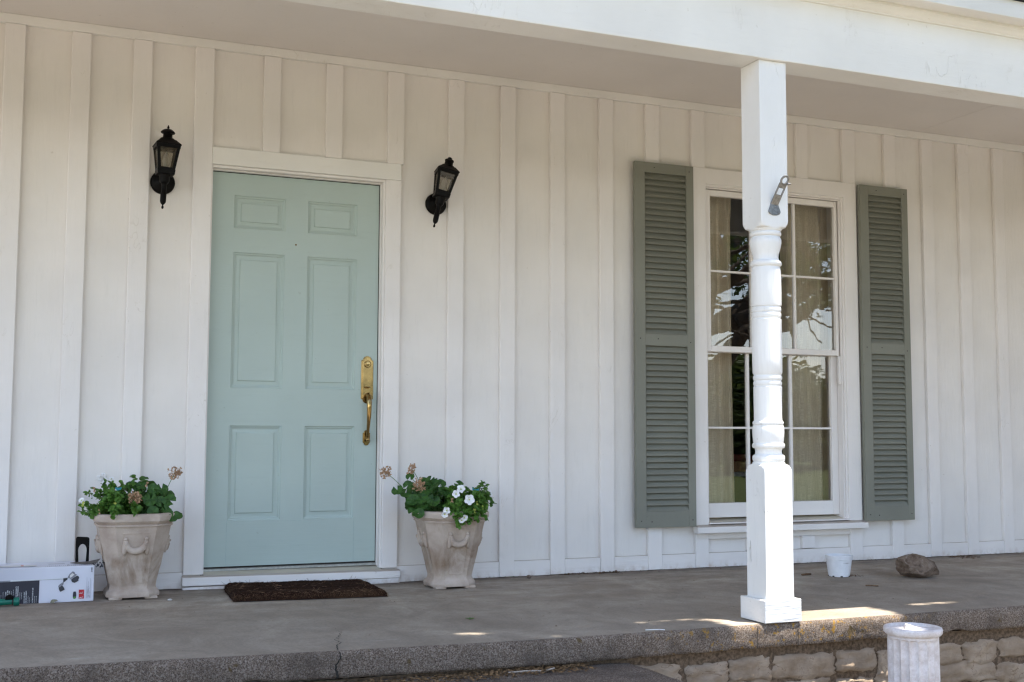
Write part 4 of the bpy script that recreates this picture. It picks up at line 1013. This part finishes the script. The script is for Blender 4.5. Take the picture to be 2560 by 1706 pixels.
flat('red_badge', [(X(a), Zp(b, a)) for a, b in ((1762, 870), (1884, 868), (1884, 968), (1872, 972), (1884, 978), (1884, 1068), (1764, 1070))], M_inkr, fy_-.0009)
def text(body, x, z, size, m, parent, rotdeg=90, y=fy_-.0020, bold=0.0, sx=1.):
    cu = bpy.data.curves.new('txt', 'FONT'); cu.body = body; cu.size = size; cu.extrude = .0003; cu.offset = bold
    to = bpy.data.objects.new('txt', cu); COL.objects.link(to); bpy.context.view_layer.update()
    dg = bpy.context.evaluated_depsgraph_get(); me = bpy.data.meshes.new_from_object(to.evaluated_get(dg)); bpy.data.objects.remove(to)
    Tm = Matrix.Translation((x, y, z)) @ Matrix.Rotation(R(90), 4, 'X') @ Matrix.Rotation(R(rotdeg), 4, 'Z') @ Matrix.Diagonal((sx, 1, 1, 1))
    me.transform(Tm); me.materials.clear(); me.materials.append(m); o = bpy.data.objects.new('printed_text', me); COL.objects.link(o); return adopt(o, parent)
for (px, y_, s_, tx, bd) in ((550, 1150, .0068, 'QUICK AND EASY', .00012), (592, 1150, .0068, 'LINE REPLACEMENT', .00012), (630, 1145, .0045, 'twist top, wind line', 0), (665, 1140, .0045, 'and press start', 0),
        (735, 1140, .0068, 'ULTIMATE EASE-OF-USE', .00012), (775, 1138, .0045, 'lightweight design', 0), (812, 1138, .0045, 'turn head to edge', 0),
        (368, 1020, .0068, 'MAX DURABILITY', .00012), (406, 1020, .0068, '& PERFORMANCE', .00012), (445, 1070, .0045, 'steel drive shaft and', 0), (482, 1060, .0045, 'long lasting motor', 0),
        (140, 1090, .0068, 'MORE POWER', .00012), (180, 1090, .0068, 'MORE RUN TIME', .00012), (218, 1085, .0068, '& LONGER LIFE', .00012), (258, 1075, .0045, 'built for long hours out', 0), (300, 1040, .0045, 'of work and more runs', 0), (75, 1060, .0045, 'charge and run time', 0), (30, 1060, .0045, 'ready to go', 0)):
    text(tx, X(px), Zp(y_, px), s_, M_inkw, box, 90, fy_-.0014, bd, .92)
text('51838', X(2062), Zp(485, 2062), .0085, M_inkb, box, 90, fy_-.0002, .0002)
text('3', X(1828), Zp(962, 1828), .012, M_inkw, box, 90, fy_-.0022, .0005); text('3', X(1828), Zp(1062, 1828), .012, M_inkw, box, 90, fy_-.0022, .0005)
text('YEAR', X(1858), Zp(960, 1858), .004, M_inkw, box, 90, fy_-.0022); text('YEAR', X(1858), Zp(1060, 1858), .004, M_inkw, box, 90, fy_-.0022)
for px, a, b in ((1940, 600, 1060), (1975, 690, 1065), (2025, 620, 1065)):
    flat('small_print', rect(X(px), X(px+4), Zp(b, px), Zp(a, px)), M_inkgr, fy_-.0002)
ll = MB(); 
for k in range(60): px = rng.uniform(1950, 2020); a = rng.uniform(800, 1040); ll.prism(rect(X(px), X(px+2.5), Zp(a+rng.uniform(10, 30), px), Zp(a, px)), fy_, fy_+.0006)
ll.build('small_print', M_inkgr, box)
# label on top
tl = MB(); tl.box(-1.2, -.78, -.30, -.255, bz1+.0045, bz1+.0052); tl.build('top_label', M_inklb, box)
tl = MB(); tl.box(-.847, -.835, -.298, -.257, bz1+.0054, bz1+.0059); tl.build('top_label', M_inkor, box)
tl = MB()
for k in range(26): x = -.745+k*.0085; tl.box(x, x+rng.uniform(.001, .004), -.315, -.305+rng.uniform(0, .006), bz1+.0028, bz1+.0036)
tl.box(-.73, -.66, -.235, -.23, bz1+.0035, bz1+.0042); tl.box(-.65, -.642, -.30, -.285, bz1+.003, bz1+.0038); tl.build('top_print', M_inkgr, box)
# bookend
zt0 = bz1+.0045
be = thing('bookend', 'black metal bookend standing on the right end of the cardboard box', 'bookend', (-.585, -.22, zt0))
cxb, yb2, Wb, Hb_ = -.583, -.195, .030, .118
N = 12
outer = [(-Wb, 0), (-Wb, Hb_-.018)]+[(-Wb+.010*(1-math.cos(a)), Hb_-.010+.010*math.sin(a)) for a in [math.pi/2*k/5 for k in range(6)]]+[(Wb-.010*(1-math.cos(a)), Hb_-.013+.010*math.sin(a)) for a in [math.pi/2*(1-k/5) for k in range(6)]]+[(Wb, 0)]
iw = Wb*.62
inner = [(iw-.003, 0), (iw, Hb_*.45)]+[(iw*math.cos(math.pi*k/N), Hb_*.45+.030*math.sin(math.pi*k/N)) for k in range(1, N)]+[(-iw, Hb_*.45), (-iw+.003, 0)]
poly = outer+inner; m = MB(); m.T = Matrix.Translation((cxb, yb2, zt0)); m.prism(poly, 0, .0016)
bo = m.build('upright', M_black, be)
bm = bmesh.new(); bm.from_mesh(bo.data); bmesh.ops.triangulate(bm, faces=[f for f in bm.faces if len(f.verts) > 4]); bmesh.ops.recalc_face_normals(bm, faces=bm.faces); bm.to_mesh(bo.data); bm.free()
fb_ = MB(); fb_.add([(-.635, -.215, zt0+.0005), (-.575, -.290, zt0+.0005), (-.525, -.270, zt0+.0005), (-.500, -.165, zt0+.010), (-.553, -.19, zt0+.002), (-.612, -.19, zt0+.0008)], [(0, 1, 2, 4, 5), (2, 3, 4)])
fo = fb_.build('base', plain('dark_plate', (.10, .085, .075), .5), be); so2 = fo.modifiers.new('solid', 'SOLIDIFY'); so2.thickness = .0016
dl_ = MB()
for k in range(16):
    p = Vector((-.528+.004*k*.6+rng.uniform(-.004, .006), -.27, zt0+rng.uniform(-.012, .004))); pet_leaf(dl_, p, (rng.gauss(0, 1), -.3, rng.gauss(0, 1)), (rng.gauss(0, 1), -1, rng.gauss(0, 1)), rng.uniform(.008, .018), .25)
tag(dl_.build('dry_weed', M_inkdk), 'dark dried weed scrap hanging off the box beside the bookend', 'dry weed')
# hose nozzle
zz = fz(-.9)+.020
nz_ = thing('hose_nozzle', 'dark green plastic tool handle in front of the cardboard box', 'tool handle', (-.9, -.40, fz(-.9)))
m = MB(); m.T = Matrix.Translation((-1.14, -.40, zz)) @ Matrix.Rotation(R(90), 4, 'Y'); m.lathe([(.013, 0), (.015, .06), (.0155, .17), (.014, .24), (.0135, .268), (.018, .270), (.019, .278), (.019, .288), (.0175, .292), (.010, .293)], (0, 0, 0), 20); fixn(m.build('grip', M_green_pl, nz_, smooth=True, angle=35))
m = MB(); m.T = Matrix.Translation((-1.14, -.40, zz)) @ Matrix.Rotation(R(90), 4, 'Y'); m.lathe([(.0153, .262), (.0153, .268)], (0, 0, 0), 20); m.build('ring', M_dark, nz_)
m = MB(); m.box(-.905, -.872, -.412, -.388, zz+.010, zz+.026); m.tube([(-.90, -.40, zz+.02), (-.888, -.40, zz+.029), (-.874, -.40, zz+.020)], .005, 8); m.build('trigger', M_black, nz_, .004)

# ================================================================ DOORMAT
mat_ = thing('doormat', 'thick dark brown coir doormat lying before the blue door', 'doormat', (.44, -.31, fz(.44)))
m = MB(); nx, ny = 90, 50; vs = []; fs = []
def matp(u, v): # u 0..1 along x, v 0..1 front->back
    x = .062+.745*u+(.045*v*(1-u))*.6+.03*(v-.5)*u*0; y = -.535+.455*v+.02*u*0
    return x, y
def mth(u, v):
    e = min(u, 1-u, v, 1-v); return .032*min(1, (e/.035))**.45 if e > 0 else 0
for j in range(ny+1):
    for i in range(nx+1):
        u, v = i/nx, j/ny; x, y = matp(u, v); h = mth(u, v)
        wob = noise.fractal(Vector((x*60, y*60, 0)), 1, 2, 3)*.003+noise.fractal(Vector((x*6, y*6, 5)), 1, 2, 3)*.004
        ridge = .0035*math.sin(y*250)*(.3 < 1)
        ex = .006*noise.noise(Vector((x*14, y*14, 3)))
        vs.append((x+(ex if i in (0, nx) else 0), y+(ex if j in (0, ny) else 0), fz(x)+.003+h+(wob+ridge)*(h > .01)))
for j in range(ny):
    for i in range(nx): a = j*(nx+1)+i; fs.append((a, a+1, a+nx+2, a+nx+1))
m.add(vs, fs); m.build('mat_pile', M_coir, mat_, smooth=True, angle=180)
fb = MB(); fb2 = MB()
for k in range(15000):
    u, v = rng.random(), rng.random()
    if rng.random() < .45:
        q = rng.random(); e = rng.uniform(0, .03)
        u, v = ((rng.random(), e) if q < .5 else (rng.random(), 1-e) if q < .7 else (e, rng.random()) if q < .85 else (1-e, rng.random()))
    x, y = matp(u, v); z = fz(x)+.002+mth(u, v)*rng.uniform(.75, 1.02); L_ = rng.uniform(.004, .011)
    ex = (-1 if u < .03 else 1 if u > .97 else 0); ey = (-1 if v < .04 else 1 if v > .96 else 0)
    d = Vector((rng.gauss(0, .6)+ex, rng.gauss(0, .6)+ey, rng.uniform(.1, 1))).normalized(); p = Vector((x, y, z)); w = Vector((-d.y, d.x, 0)).normalized()*.0006
    if w.length < 1e-5: w = Vector((.0006, 0, 0))
    (fb if v < .05 or rng.random() < .12 else fb2).add([p-w, p+w, p+d*L_], [(0, 1, 2)])
for k in range(160):   # longer stray strands
    u, v = rng.random(), rng.choice([rng.uniform(0, .05), rng.uniform(.2, .9), rng.uniform(.95, 1)]); x, y = matp(u, v); p = Vector((x, y, fz(x)+.006+mth(u, v)))
    q = [p]; d = Vector((rng.gauss(0, 1), rng.gauss(0, .4), 0)).normalized()
    for i in range(4): d = (d+Vector((rng.gauss(0, .4), rng.gauss(0, .4), rng.gauss(0, .25)))).normalized(); q.append(q[-1]+d*.008)
    fb.tube(q, .0006, 3, False)
fb.build('fringe', M_fib, mat_); fb2.build('bristles', plain('coir_bristle', (.045, .022, .013), .95, 0, 0, 90, .6), mat_)

# ================================================================ NURSERY POT, ROCK, PEDESTAL
wp = thing('nursery_pot', 'small white plastic nursery pot standing right of the porch post', 'flower pot', (3.415, -.63, 0))
m = MB(); m.lathe([(.055, .000), (.0575, .001), (.059, .008), (.0715, .094), (.0745, .096), (.0765, .113), (.0775, .117), (.076, .119), (.0735, .1175), (.070, .095), (.056, .006), (.01, .005)], (3.415, -.63, .0015), 48); fixn(m.build('pot_body', M_wplastic, wp, smooth=True, angle=35))
for a in (200, 245, 300, 20, 100, 150):
    m = MB(); m.T = Matrix.Translation((3.415, -.63, .0015)) @ Matrix.Rotation(R(a), 4, 'Z'); m.box(.0562, .0598, -.006, .006, .0002, .0065); m.build('drain_hole', M_dark, wp)
m = MB(); m.lathe([(.066, .078), (.05, .090), (.03, .100), (.008, .106)], (3.415, -.63, .0015), 20, True, lambda r, z, a: r*(1+.1*math.sin(3*a))); fixn(m.build('pot_soil', M_soil, wp))
# rock
bm = bmesh.new(); bmesh.ops.create_icosphere(bm, subdivisions=6, radius=1)
planes = [((0, -.25, -1), .62), ((-.1, 0.15, 1), .62), ((-.8, -.7, .35), .66), ((-.75, -.35, -.5), .70), ((.55, -.75, -.45), .66), ((.35, -.55, .75), .70), ((.9, -.1, .3), .80), ((.5, 0, -.85), .62), ((-.2, -1, .0), .72), ((-.7, .2, .75), .72)]
planes = [(Vector(n).normalized(), d) for n, d in planes]
Rk = Matrix.Translation((3.80, -.84, .075)) @ Matrix.Rotation(R(-12), 4, 'Z') @ Matrix.Rotation(R(16), 4, 'Y') @ Matrix.Diagonal((.134, .105, .092, 1))
for v in bm.verts:
    c = v.co.copy()
    for n_, d in planes:
        q = c.dot(n_)
        if q > d: c -= n_*(q-d)*.97
    c *= 1+noise.fractal(c*1.6+Vector((3, 1, 2)), 1, 2, 5)*.09+noise.fractal(c*7, 1, 2, 4)*.025
    tpr = 1-.38*max(0, c.x)**1.2; c.y *= tpr; c.z *= tpr; v.co = Rk @ c
zmin = min(v.co.z for v in bm.verts)
for v in bm.verts: v.co.z -= .004+zmin
me = bpy.data.meshes.new('rock'); bm.to_mesh(me); bm.free(); me.materials.append(M_rock)
for p in me.polygons: p.use_smooth = True
ro = bpy.data.objects.new('rock', me); COL.objects.link(ro); tag(ro, 'rough brown rock lying on the porch right of the white pot', 'rock')
# pedestal
pdx, pdy, pr_ = 2.512, -2.24, .118
pt_ = thing('fluted_pedestal', 'white weathered fluted plaster pedestal standing before the stone foundation', 'pedestal', (pdx, pdy, -.62))
def flute(r, z, a):
    f = abs(math.sin(a*9.)); top = -.032-.010*(1-f)
    return r*.93-(.011*f**.75 if -.57 < z < top-.008 else 0)
zs = [(.110, -.59), (.110, -.56)]+[(.108-.0*(k), -.55+.05*k) for k in range(10)]+[(.1075, -.052), (.1075, -.047), (.1075, -.043), (.1075, -.039), (.1075, -.034), (.1075, -.028)]
m = MB(); m.lathe([(.125, -.62), (.127, -.60), (.118, -.592)]+[(r, z) for r, z in zs], (pdx, pdy, .014), 144, True, flute); fixn(m.build('shaft', M_ped, pt_, smooth=True, angle=50))
m = MB(); rimf = lambda r, z, a: .93*r*(1+.012*noise.noise(Vector((math.cos(a)*4, math.sin(a)*4, z*40))))
m.lathe([(.1085, -.030), (.116, -.026), (.1235, -.018), (.1245, -.006), (.121, .002), (.112, .004), (.100, .001), (.097, -.005), (.02, -.006), (.001, -.006)], (pdx, pdy, .014), 96, False, rimf); fixn(m.build('top_rim', M_ped, pt_, smooth=True, angle=60))
m = MB(); m.T = Matrix.Translation((pdx+.004, pdy-.01, .008)) @ Matrix.Rotation(R(-28), 4, 'Z')
m.add([(-.045, -.012, 0), (.05, -.014, 0), (.05, .014, 0), (-.045, .016, 0), (-.04, -.008, .020), (.0, -.006, .010), (.045, -.006, .004), (.045, .008, .003), (0, .006, .011), (-.038, .010, .022)],
      [(0, 1, 2, 3), (0, 4, 5), (0, 5, 6, 1), (1, 6, 7, 2), (2, 7, 8, 3), (3, 8, 9), (3, 9, 4, 0), (4, 9, 8, 5), (5, 8, 7, 6)]); fixn(m.build('broken_stub', M_ped, pt_, .002))

# ================================================================ DEBRIS
def scrap(n, xr, yr, seed, zf=fz, sz=(.004, .012), up=.002):
    m = MB(); r = random.Random(seed)
    for k in range(n):
        x = r.uniform(*xr); y = yr[1]-(yr[1]-yr[0])*r.random()**2; p = Vector((x, y, zf(x)+up+r.uniform(0, .003)))
        a = r.uniform(0, 6.28); pet_leaf(m, p, (math.cos(a), math.sin(a)*.6, r.gauss(0, .2)), (r.gauss(0, .4), r.gauss(0, .4), 1), r.uniform(*sz), r.uniform(.08, .35))
    return m
M_deb = plain('leaf_litter', (.13, .075, .04), .95, 0, 0, 200, .5)
m = scrap(620, (1.1, 9), (-.09, .0), 1); m2 = scrap(330, (-1.2, 6), (-1.75, -.05), 2, sz=(.003, .010)); m.add(m2.v, m2.f)
m2 = scrap(120, (1.98, 2.35), (-.035, .0), 5, sz=(.008, .024)); m.add(m2.v, m2.f)
m2 = scrap(90, (4.75, 4.95), (-.16, -.05), 6, sz=(.008, .026)); m.add(m2.v, m2.f)
m2 = scrap(46, (3.42, 3.56), (-.70, -.62), 7, sz=(.006, .02)); m.add(m2.v, m2.f)
tag(m.build('leaf_litter', M_deb), 'small dry leaf crumbs and dust scattered over the porch floor and along the wall', 'leaf litter', kind='stuff')
def zstep(x): return -.112
m = scrap(2200, (-.7, 1.2), (-1.99, -1.885), 3, zstep, (.006, .024), .006)
for k in range(90):
    x = rng.uniform(-.4, 1.1); p = Vector((x, -1.91+rng.uniform(-.02, .01), -.105)); q = [p]; d = Vector((rng.gauss(0, 1), rng.gauss(0, .2), 0)).normalized()
    for i in range(4): d = (d+Vector((rng.gauss(0, .4), rng.gauss(0, .2), rng.gauss(0, .3)))).normalized(); q.append(q[-1]+d*.009)
    m.add(*[(lambda t: (t.v, t.f))(MB().tube(q, .0011, 4, False))][0])
tag(m.build('moss_litter', plain('moss_litter', (.17, .10, .045), .95, 0, 0, 150, .5)), 'brown crumbly plant litter in the gap between slab edge and step', 'litter', kind='stuff')
def twig(pts, r, lab, m=M_twig, cat='twig', name='twig', grp=None):
    o = MB().tube(pts, r, 6).build(name, m); return tag(o, lab, cat, grp)
twig([(.86, -1.93, -.103), (.93, -1.94, -.100), (1.0, -1.945, -.104), (1.05, -1.93, -.100)], .0035, 'pale forked twig on the step under the slab edge', plain('pale_twig', (.36, .3, .25), .9))
twig([(3.27, -1.03, .004), (3.295, -1.06, .006), (3.32, -1.07, .004)], .004, 'short brown twig on the porch before the white pot')
twig([(3.24, -.52, .004), (3.27, -.53, .008), (3.31, -.51, .005)], .006, 'dry curled leaf lying left of the white pot', M_deb, 'dry leaf', 'dry_leaf')
m = MB(); m.T = Matrix.Translation((2.74, -1.0, .006)); m.lathe([(.001, -.006), (.007, -.004), (.009, 0), (.006, .005), (.001, .006)], (0, 0, 0), 9); tag(m.build('acorn', M_soil, smooth=True, angle=80), 'small dark acorn on the porch right of the post', 'acorn')
twig([(1.50, -1.835, .002), (1.53, -1.845, .003), (1.56, -1.842, .002), (1.575, -1.86, .002)], .0018, 'white curled string on the porch near the slab edge', M_petal, 'string', 'string')
m = MB(); pet_leaf(m, (-.72, -.35, fz(-.7)+.004), (.9, .1, .25), (-.2, -.6, 1), .035, .25); pet_leaf(m, (-.72, -.35, fz(-.7)+.002), (.8, -.2, .5), (0, -1, .5), .028, .3)
tag(m.build('dry_leaf', plain('grey_leaf', (.2, .19, .13), .8)), 'grey green dry leaf leaning on the cardboard box front', 'dry leaf')
m = MB(); m.T = Matrix.Translation((-.205, -.40, fz(-.2)+.004)); m.lathe([(.001, -.004), (.009, -.003), (.012, .001), (.006, .005), (.001, .006)], (0, 0, 0), 9, True, lambda r, z, a: r*(1+.3*math.sin(2*a))); tag(m.build('pebble', M_inklb, smooth=True, angle=70), 'small pale pebble on the porch right of the left planter', 'pebble')
m = MB(); m.T = Matrix.Translation((1.745, -.085, .009)); m.lathe([(.001, -.010), (.010, -.007), (.014, 0), (.009, .008), (.001, .010)], (0, 0, 0), 10, True, lambda r, z, a: r*(1+.12*math.sin(3*a))); tag(m.build('pebble', M_rock, smooth=True, angle=70), 'round grey pebble at the wall foot right of the right planter', 'pebble')
m = MB()
for k in range(5): pet_leaf(m, (.93, -1.33, .003), (math.cos(k*1.3), math.sin(k*1.3), .3), (0, 0, 1), .022, .18)
tag(m.build('weed_sprig', M_pet), 'tiny green sprig on the porch floor before the right planter', 'weed')

# ================================================================ ROOM: curtains, table, basket
def curtain(x0, x1, lab, bot_shift, seed):
    r = random.Random(seed); m = MB(); nx, nz = 90, 24; vs = []; fs = []; ph = r.uniform(0, 6)
    for j in range(nz+1):
        z = .16+2.17*j/nz
        for i in range(nx+1):
            u = i/nx; w = (x1-x0); x = x0+w*u+bot_shift*(1-j/nz)*(u if bot_shift > 0 else 1)
            am = .032*(1 if z < 2.15 else .45)
            y = .20+am*(.6+.4*math.sin(u*7+ph*2))*math.sin(u*w*66+1.5*math.sin(u*6)+ph+.5*math.sin(z*1.3+u*3))+.008*math.sin(u*w*23+z*1.1)
            vs.append((x, y, z))
    for j in range(nz):
        for i in range(nx): a = j*(nx+1)+i; fs.append((a, a+1, a+nx+2, a+nx+1))
    m.add(vs, fs); o = m.build('curtain', M_curt, smooth=True, angle=180); tag(o, lab, 'curtain', 'linen curtains behind the window')
curtain(2.95, 3.272, 'narrow beige linen curtain at the left side of the window', .02, 1); curtain(3.665, 4.05, 'wide beige linen curtain at the right side of the window', .0, 4)
tb = thing('side_table', 'white topped dark side table inside the room behind the window', 'table', (3.95, 1.15, -.1))
MB().box(3.6, 4.5, .98, 1.4, .500, .530).build('table_top', M_roomw, tb, .004)
MB().box(3.65, 4.45, 1.02, 1.36, .2, .4995).build('table_body', plain('dark_wood', (.07, .035, .025), .5), tb, .004)
for (x, y) in ((3.66, 1.03), (4.43, 1.03), (3.66, 1.35), (4.43, 1.35)): MB().box(x-.02, x+.02, y-.02, y+.02, -.099, .1995).build('leg', M_room, tb)
bk = thing('wicker_basket', 'orange brown wicker basket with red cushion top behind the window', 'basket', (3.98, 1.15, .531))
m = MB(); m.box(3.79, 4.2, 1.03, 1.30, .5315, .605); m.build('basket_body', M_wick, bk, .01, seg=3)
m = MB(); m.box(3.80, 4.19, 1.04, 1.29, .606, .655); m.build('cushion', M_red, bk, .022, seg=4)

# ================================================================ TREES (front yard, seen in the window glass; they throw the dappled shade)
def limb(m, a, b, r0_, r1_, bend=.15, n=7):
    a, b = Vector(a), Vector(b); L_ = (b-a).length; off = Vector((rng.uniform(-1, 1), rng.uniform(-1, 1), rng.uniform(-.3, 1)))*bend*L_
    P = [a.lerp(b, i/n)+off*math.sin(math.pi*i/n)+Vector((rng.uniform(-1, 1), rng.uniform(-1, 1), rng.uniform(-1, 1)))*.03*L_*(0 < i < n) for i in range(n+1)]
    m.tube(P, [r0_+(r1_-r0_)*i/n for i in range(n+1)], 8); return P
def leafcards(pts, size, rnd):
    vs = []; fs = []
    for p in pts:
        d = Vector((rnd.gauss(0, 1), rnd.gauss(0, 1), rnd.gauss(0, .6))).normalized(); e = d.cross(Vector((rnd.gauss(0, 1), rnd.gauss(0, 1), rnd.gauss(0, 1)))).normalized()
        s_ = size*rnd.uniform(.7, 1.3); b = len(vs); vs += [p-d*s_, p+e*s_*.42, p+d*s_, p-e*s_*.42]; fs.append((b, b+1, b+2, b+3))
    m = MB(); m.add(vs, fs); return m
sx_, sy_ = SUN.x/SUN.z, SUN.y/SUN.z
def sunlit(x, y):   # places on the porch edge the photograph shows in sun (canopy has gaps there)
    if 1.86 < x < 2.80 and y < -1.70+.10*min(1, max(0, (x-2.05)*3)) and y > -2.06: return True
    if 1.85 < x < 2.0 and -1.75 < y < -1.655: return True
    for (cx, cy, a, b) in ((.82, -1.67, .10, .045), (1.12, -1.815, .05, .025), (3.15, -1.66, .16, .05), (3.5, -1.67, .1, .02), (-.02, -1.85, .06, .02), (2.50, -2.25, .07, .09), (-.55, -2.2, .1, .05), (2.35, -2.4, .1, .1)):
        if ((x-cx)/a)**2+((y-cy)/b)**2 < 1: return True
    return False
def oak(base, top, spread, n_limb, n_leaf, seed, lab, extra_limbs=()):
    rd = random.Random(seed); t = thing('oak_tree', lab, 'tree', base, 'oak trees in the front yard'); m = MB(); bx_, by_, bz_ = base
    fork = Vector((bx_+.2, by_, bz_+2.6)); P = limb(m, (bx_, by_, bz_-.1), fork, .38, .30, .04)
    tips = []
    for k in range(n_limb):
        a = 2*math.pi*k/n_limb+rd.uniform(-.25, .25); rr_ = spread*rd.uniform(.6, 1.); h = rd.uniform(4.3, top)
        e = Vector((bx_+rr_*math.cos(a), by_+rr_*math.sin(a), bz_+h))
        if e.y > -1.9 and e.z < 6: e.y = -2.4
        Q = limb(m, fork+Vector((0, 0, rd.uniform(-.5, .5))), e, .18, .04, .14, 9)
        for q in range(3, 10):
            for s_ in range(2):
                f_ = Q[q]+Vector((rd.gauss(0, 1), rd.gauss(0, 1), rd.gauss(.1, .6)))*1.1
                if f_.y > -2.3: f_.y = -2.3-rd.random()
                limb(m, Q[q], f_, .045, .012, .2, 5); tips.append(f_)
    for (a, b) in extra_limbs:
        Q = limb(m, fork, a, .14, .06, .08, 6); Q2 = limb(m, a, b, .06, .02, .05, 6); tips += []
    fixn(m.build('trunk', M_bark, t, smooth=True, angle=60))
    pts = []
    per = n_leaf//len(tips)
    for f_ in tips:
        rad = rd.uniform(.4, .95)
        for k in range(per):
            v = Vector((rd.gauss(0, .5), rd.gauss(0, .5), rd.gauss(0, .33)))*rad; p = f_+v
            if p.y > -2.15 and p.z < 8: continue
            if p.z < 1.15+.165*abs(p.y)+1.1*noise.noise(p*.55): continue
            if sunlit(p.x-sx_*p.z, p.y-sy_*p.z): continue
            pts.append(p)
    return t, pts, rd
tA, ptsA, rdA = oak((9.4, -11.5, -.62), 8.0, 6.3, 12, 58000, 5, 'big spreading oak in the front yard right of the camera', [((6, -5.5, 5.0), (4.2, -3.2, 5.2))])
leafcards(ptsA, .058, rdA).build('crown', M_oak, tA)
tB, ptsB, rdB = oak((-2.4, -11.5, -.62), 8.0, 4.8, 8, 11000, 9, 'smaller spreading oak in the front yard left of the camera', [((-.5, -5.0, 5.0), (2.0, -3.1, 5.3))])
# unseen boughs of this oak, shaped to shade the porch edge with sun gaps
bo_ = MB(); rp = random.Random(3)
for k in range(80000):
    x = rp.uniform(-3.2, 6.6); y = rp.uniform(-3.7, -2.36); z = 5.0+.35*math.sin(x*1.7)+rp.gauss(0, .28)
    if sunlit(x-sx_*z, y-sy_*z): continue
    ptsB.append(Vector((x, y, z)))
leafcards(ptsB, .062, rdB).build('crown', M_oak, tB)
# far tree line
src = None
rf_ = random.Random(12)
fm = MB(); P_ = []
limb(fm, (0, 0, 0), (0, 0, 3), .25, .15, .02)
for c in range(70):
    a = rf_.uniform(0, 6.28); rr_ = rf_.uniform(.5, 2.6); z = rf_.uniform(.9, 5.0); cc = Vector((rr_*math.cos(a)*(1.05-z*.12), rr_*math.sin(a)*(1.05-z*.12), z))
    for k in range(70): P_.append(cc+Vector((rf_.gauss(0, .42), rf_.gauss(0, .42), rf_.gauss(0, .36))))
trunk_o = fm.build('trunk', M_bark); crown_o = leafcards(P_, .17, rf_).build('crown', M_far)
fars = []
for k in range(34): fars.append((8+(k//2)*2.6+rf_.uniform(-.8, .8), -36-(k % 2)*6-rf_.uniform(0, 3)+k*.3))
for k in range(5): fars.append((-30+k*8+rf_.uniform(-2, 2), -44-rf_.uniform(0, 6)))
words = ['first', 'second', 'third', 'fourth', 'fifth', 'sixth', 'seventh', 'eighth', 'ninth', 'tenth', 'eleventh', 'twelfth', 'thirteenth', 'fourteenth', 'fifteenth', 'sixteenth', 'seventeenth', 'eighteenth', 'nineteenth', 'twentieth']
for k, (x, y) in enumerate(fars):
    t = thing('far_tree', 'bushy round tree in the far tree line mirrored in the window glass', 'tree', (x, y, -.62), 'far tree line beyond the yard')
    s_ = rf_.uniform(.75, 1.1); t.scale = (s_*1.25, s_*1.25, s_*.80); t.rotation_euler.z = rf_.uniform(0, 6.28)
    for q, o in enumerate((trunk_o, crown_o)):
        if k == 0: c = o
        else: c = o.copy(); COL.objects.link(c)
        c.parent = t; c.matrix_parent_inverse = Matrix.Identity(4)
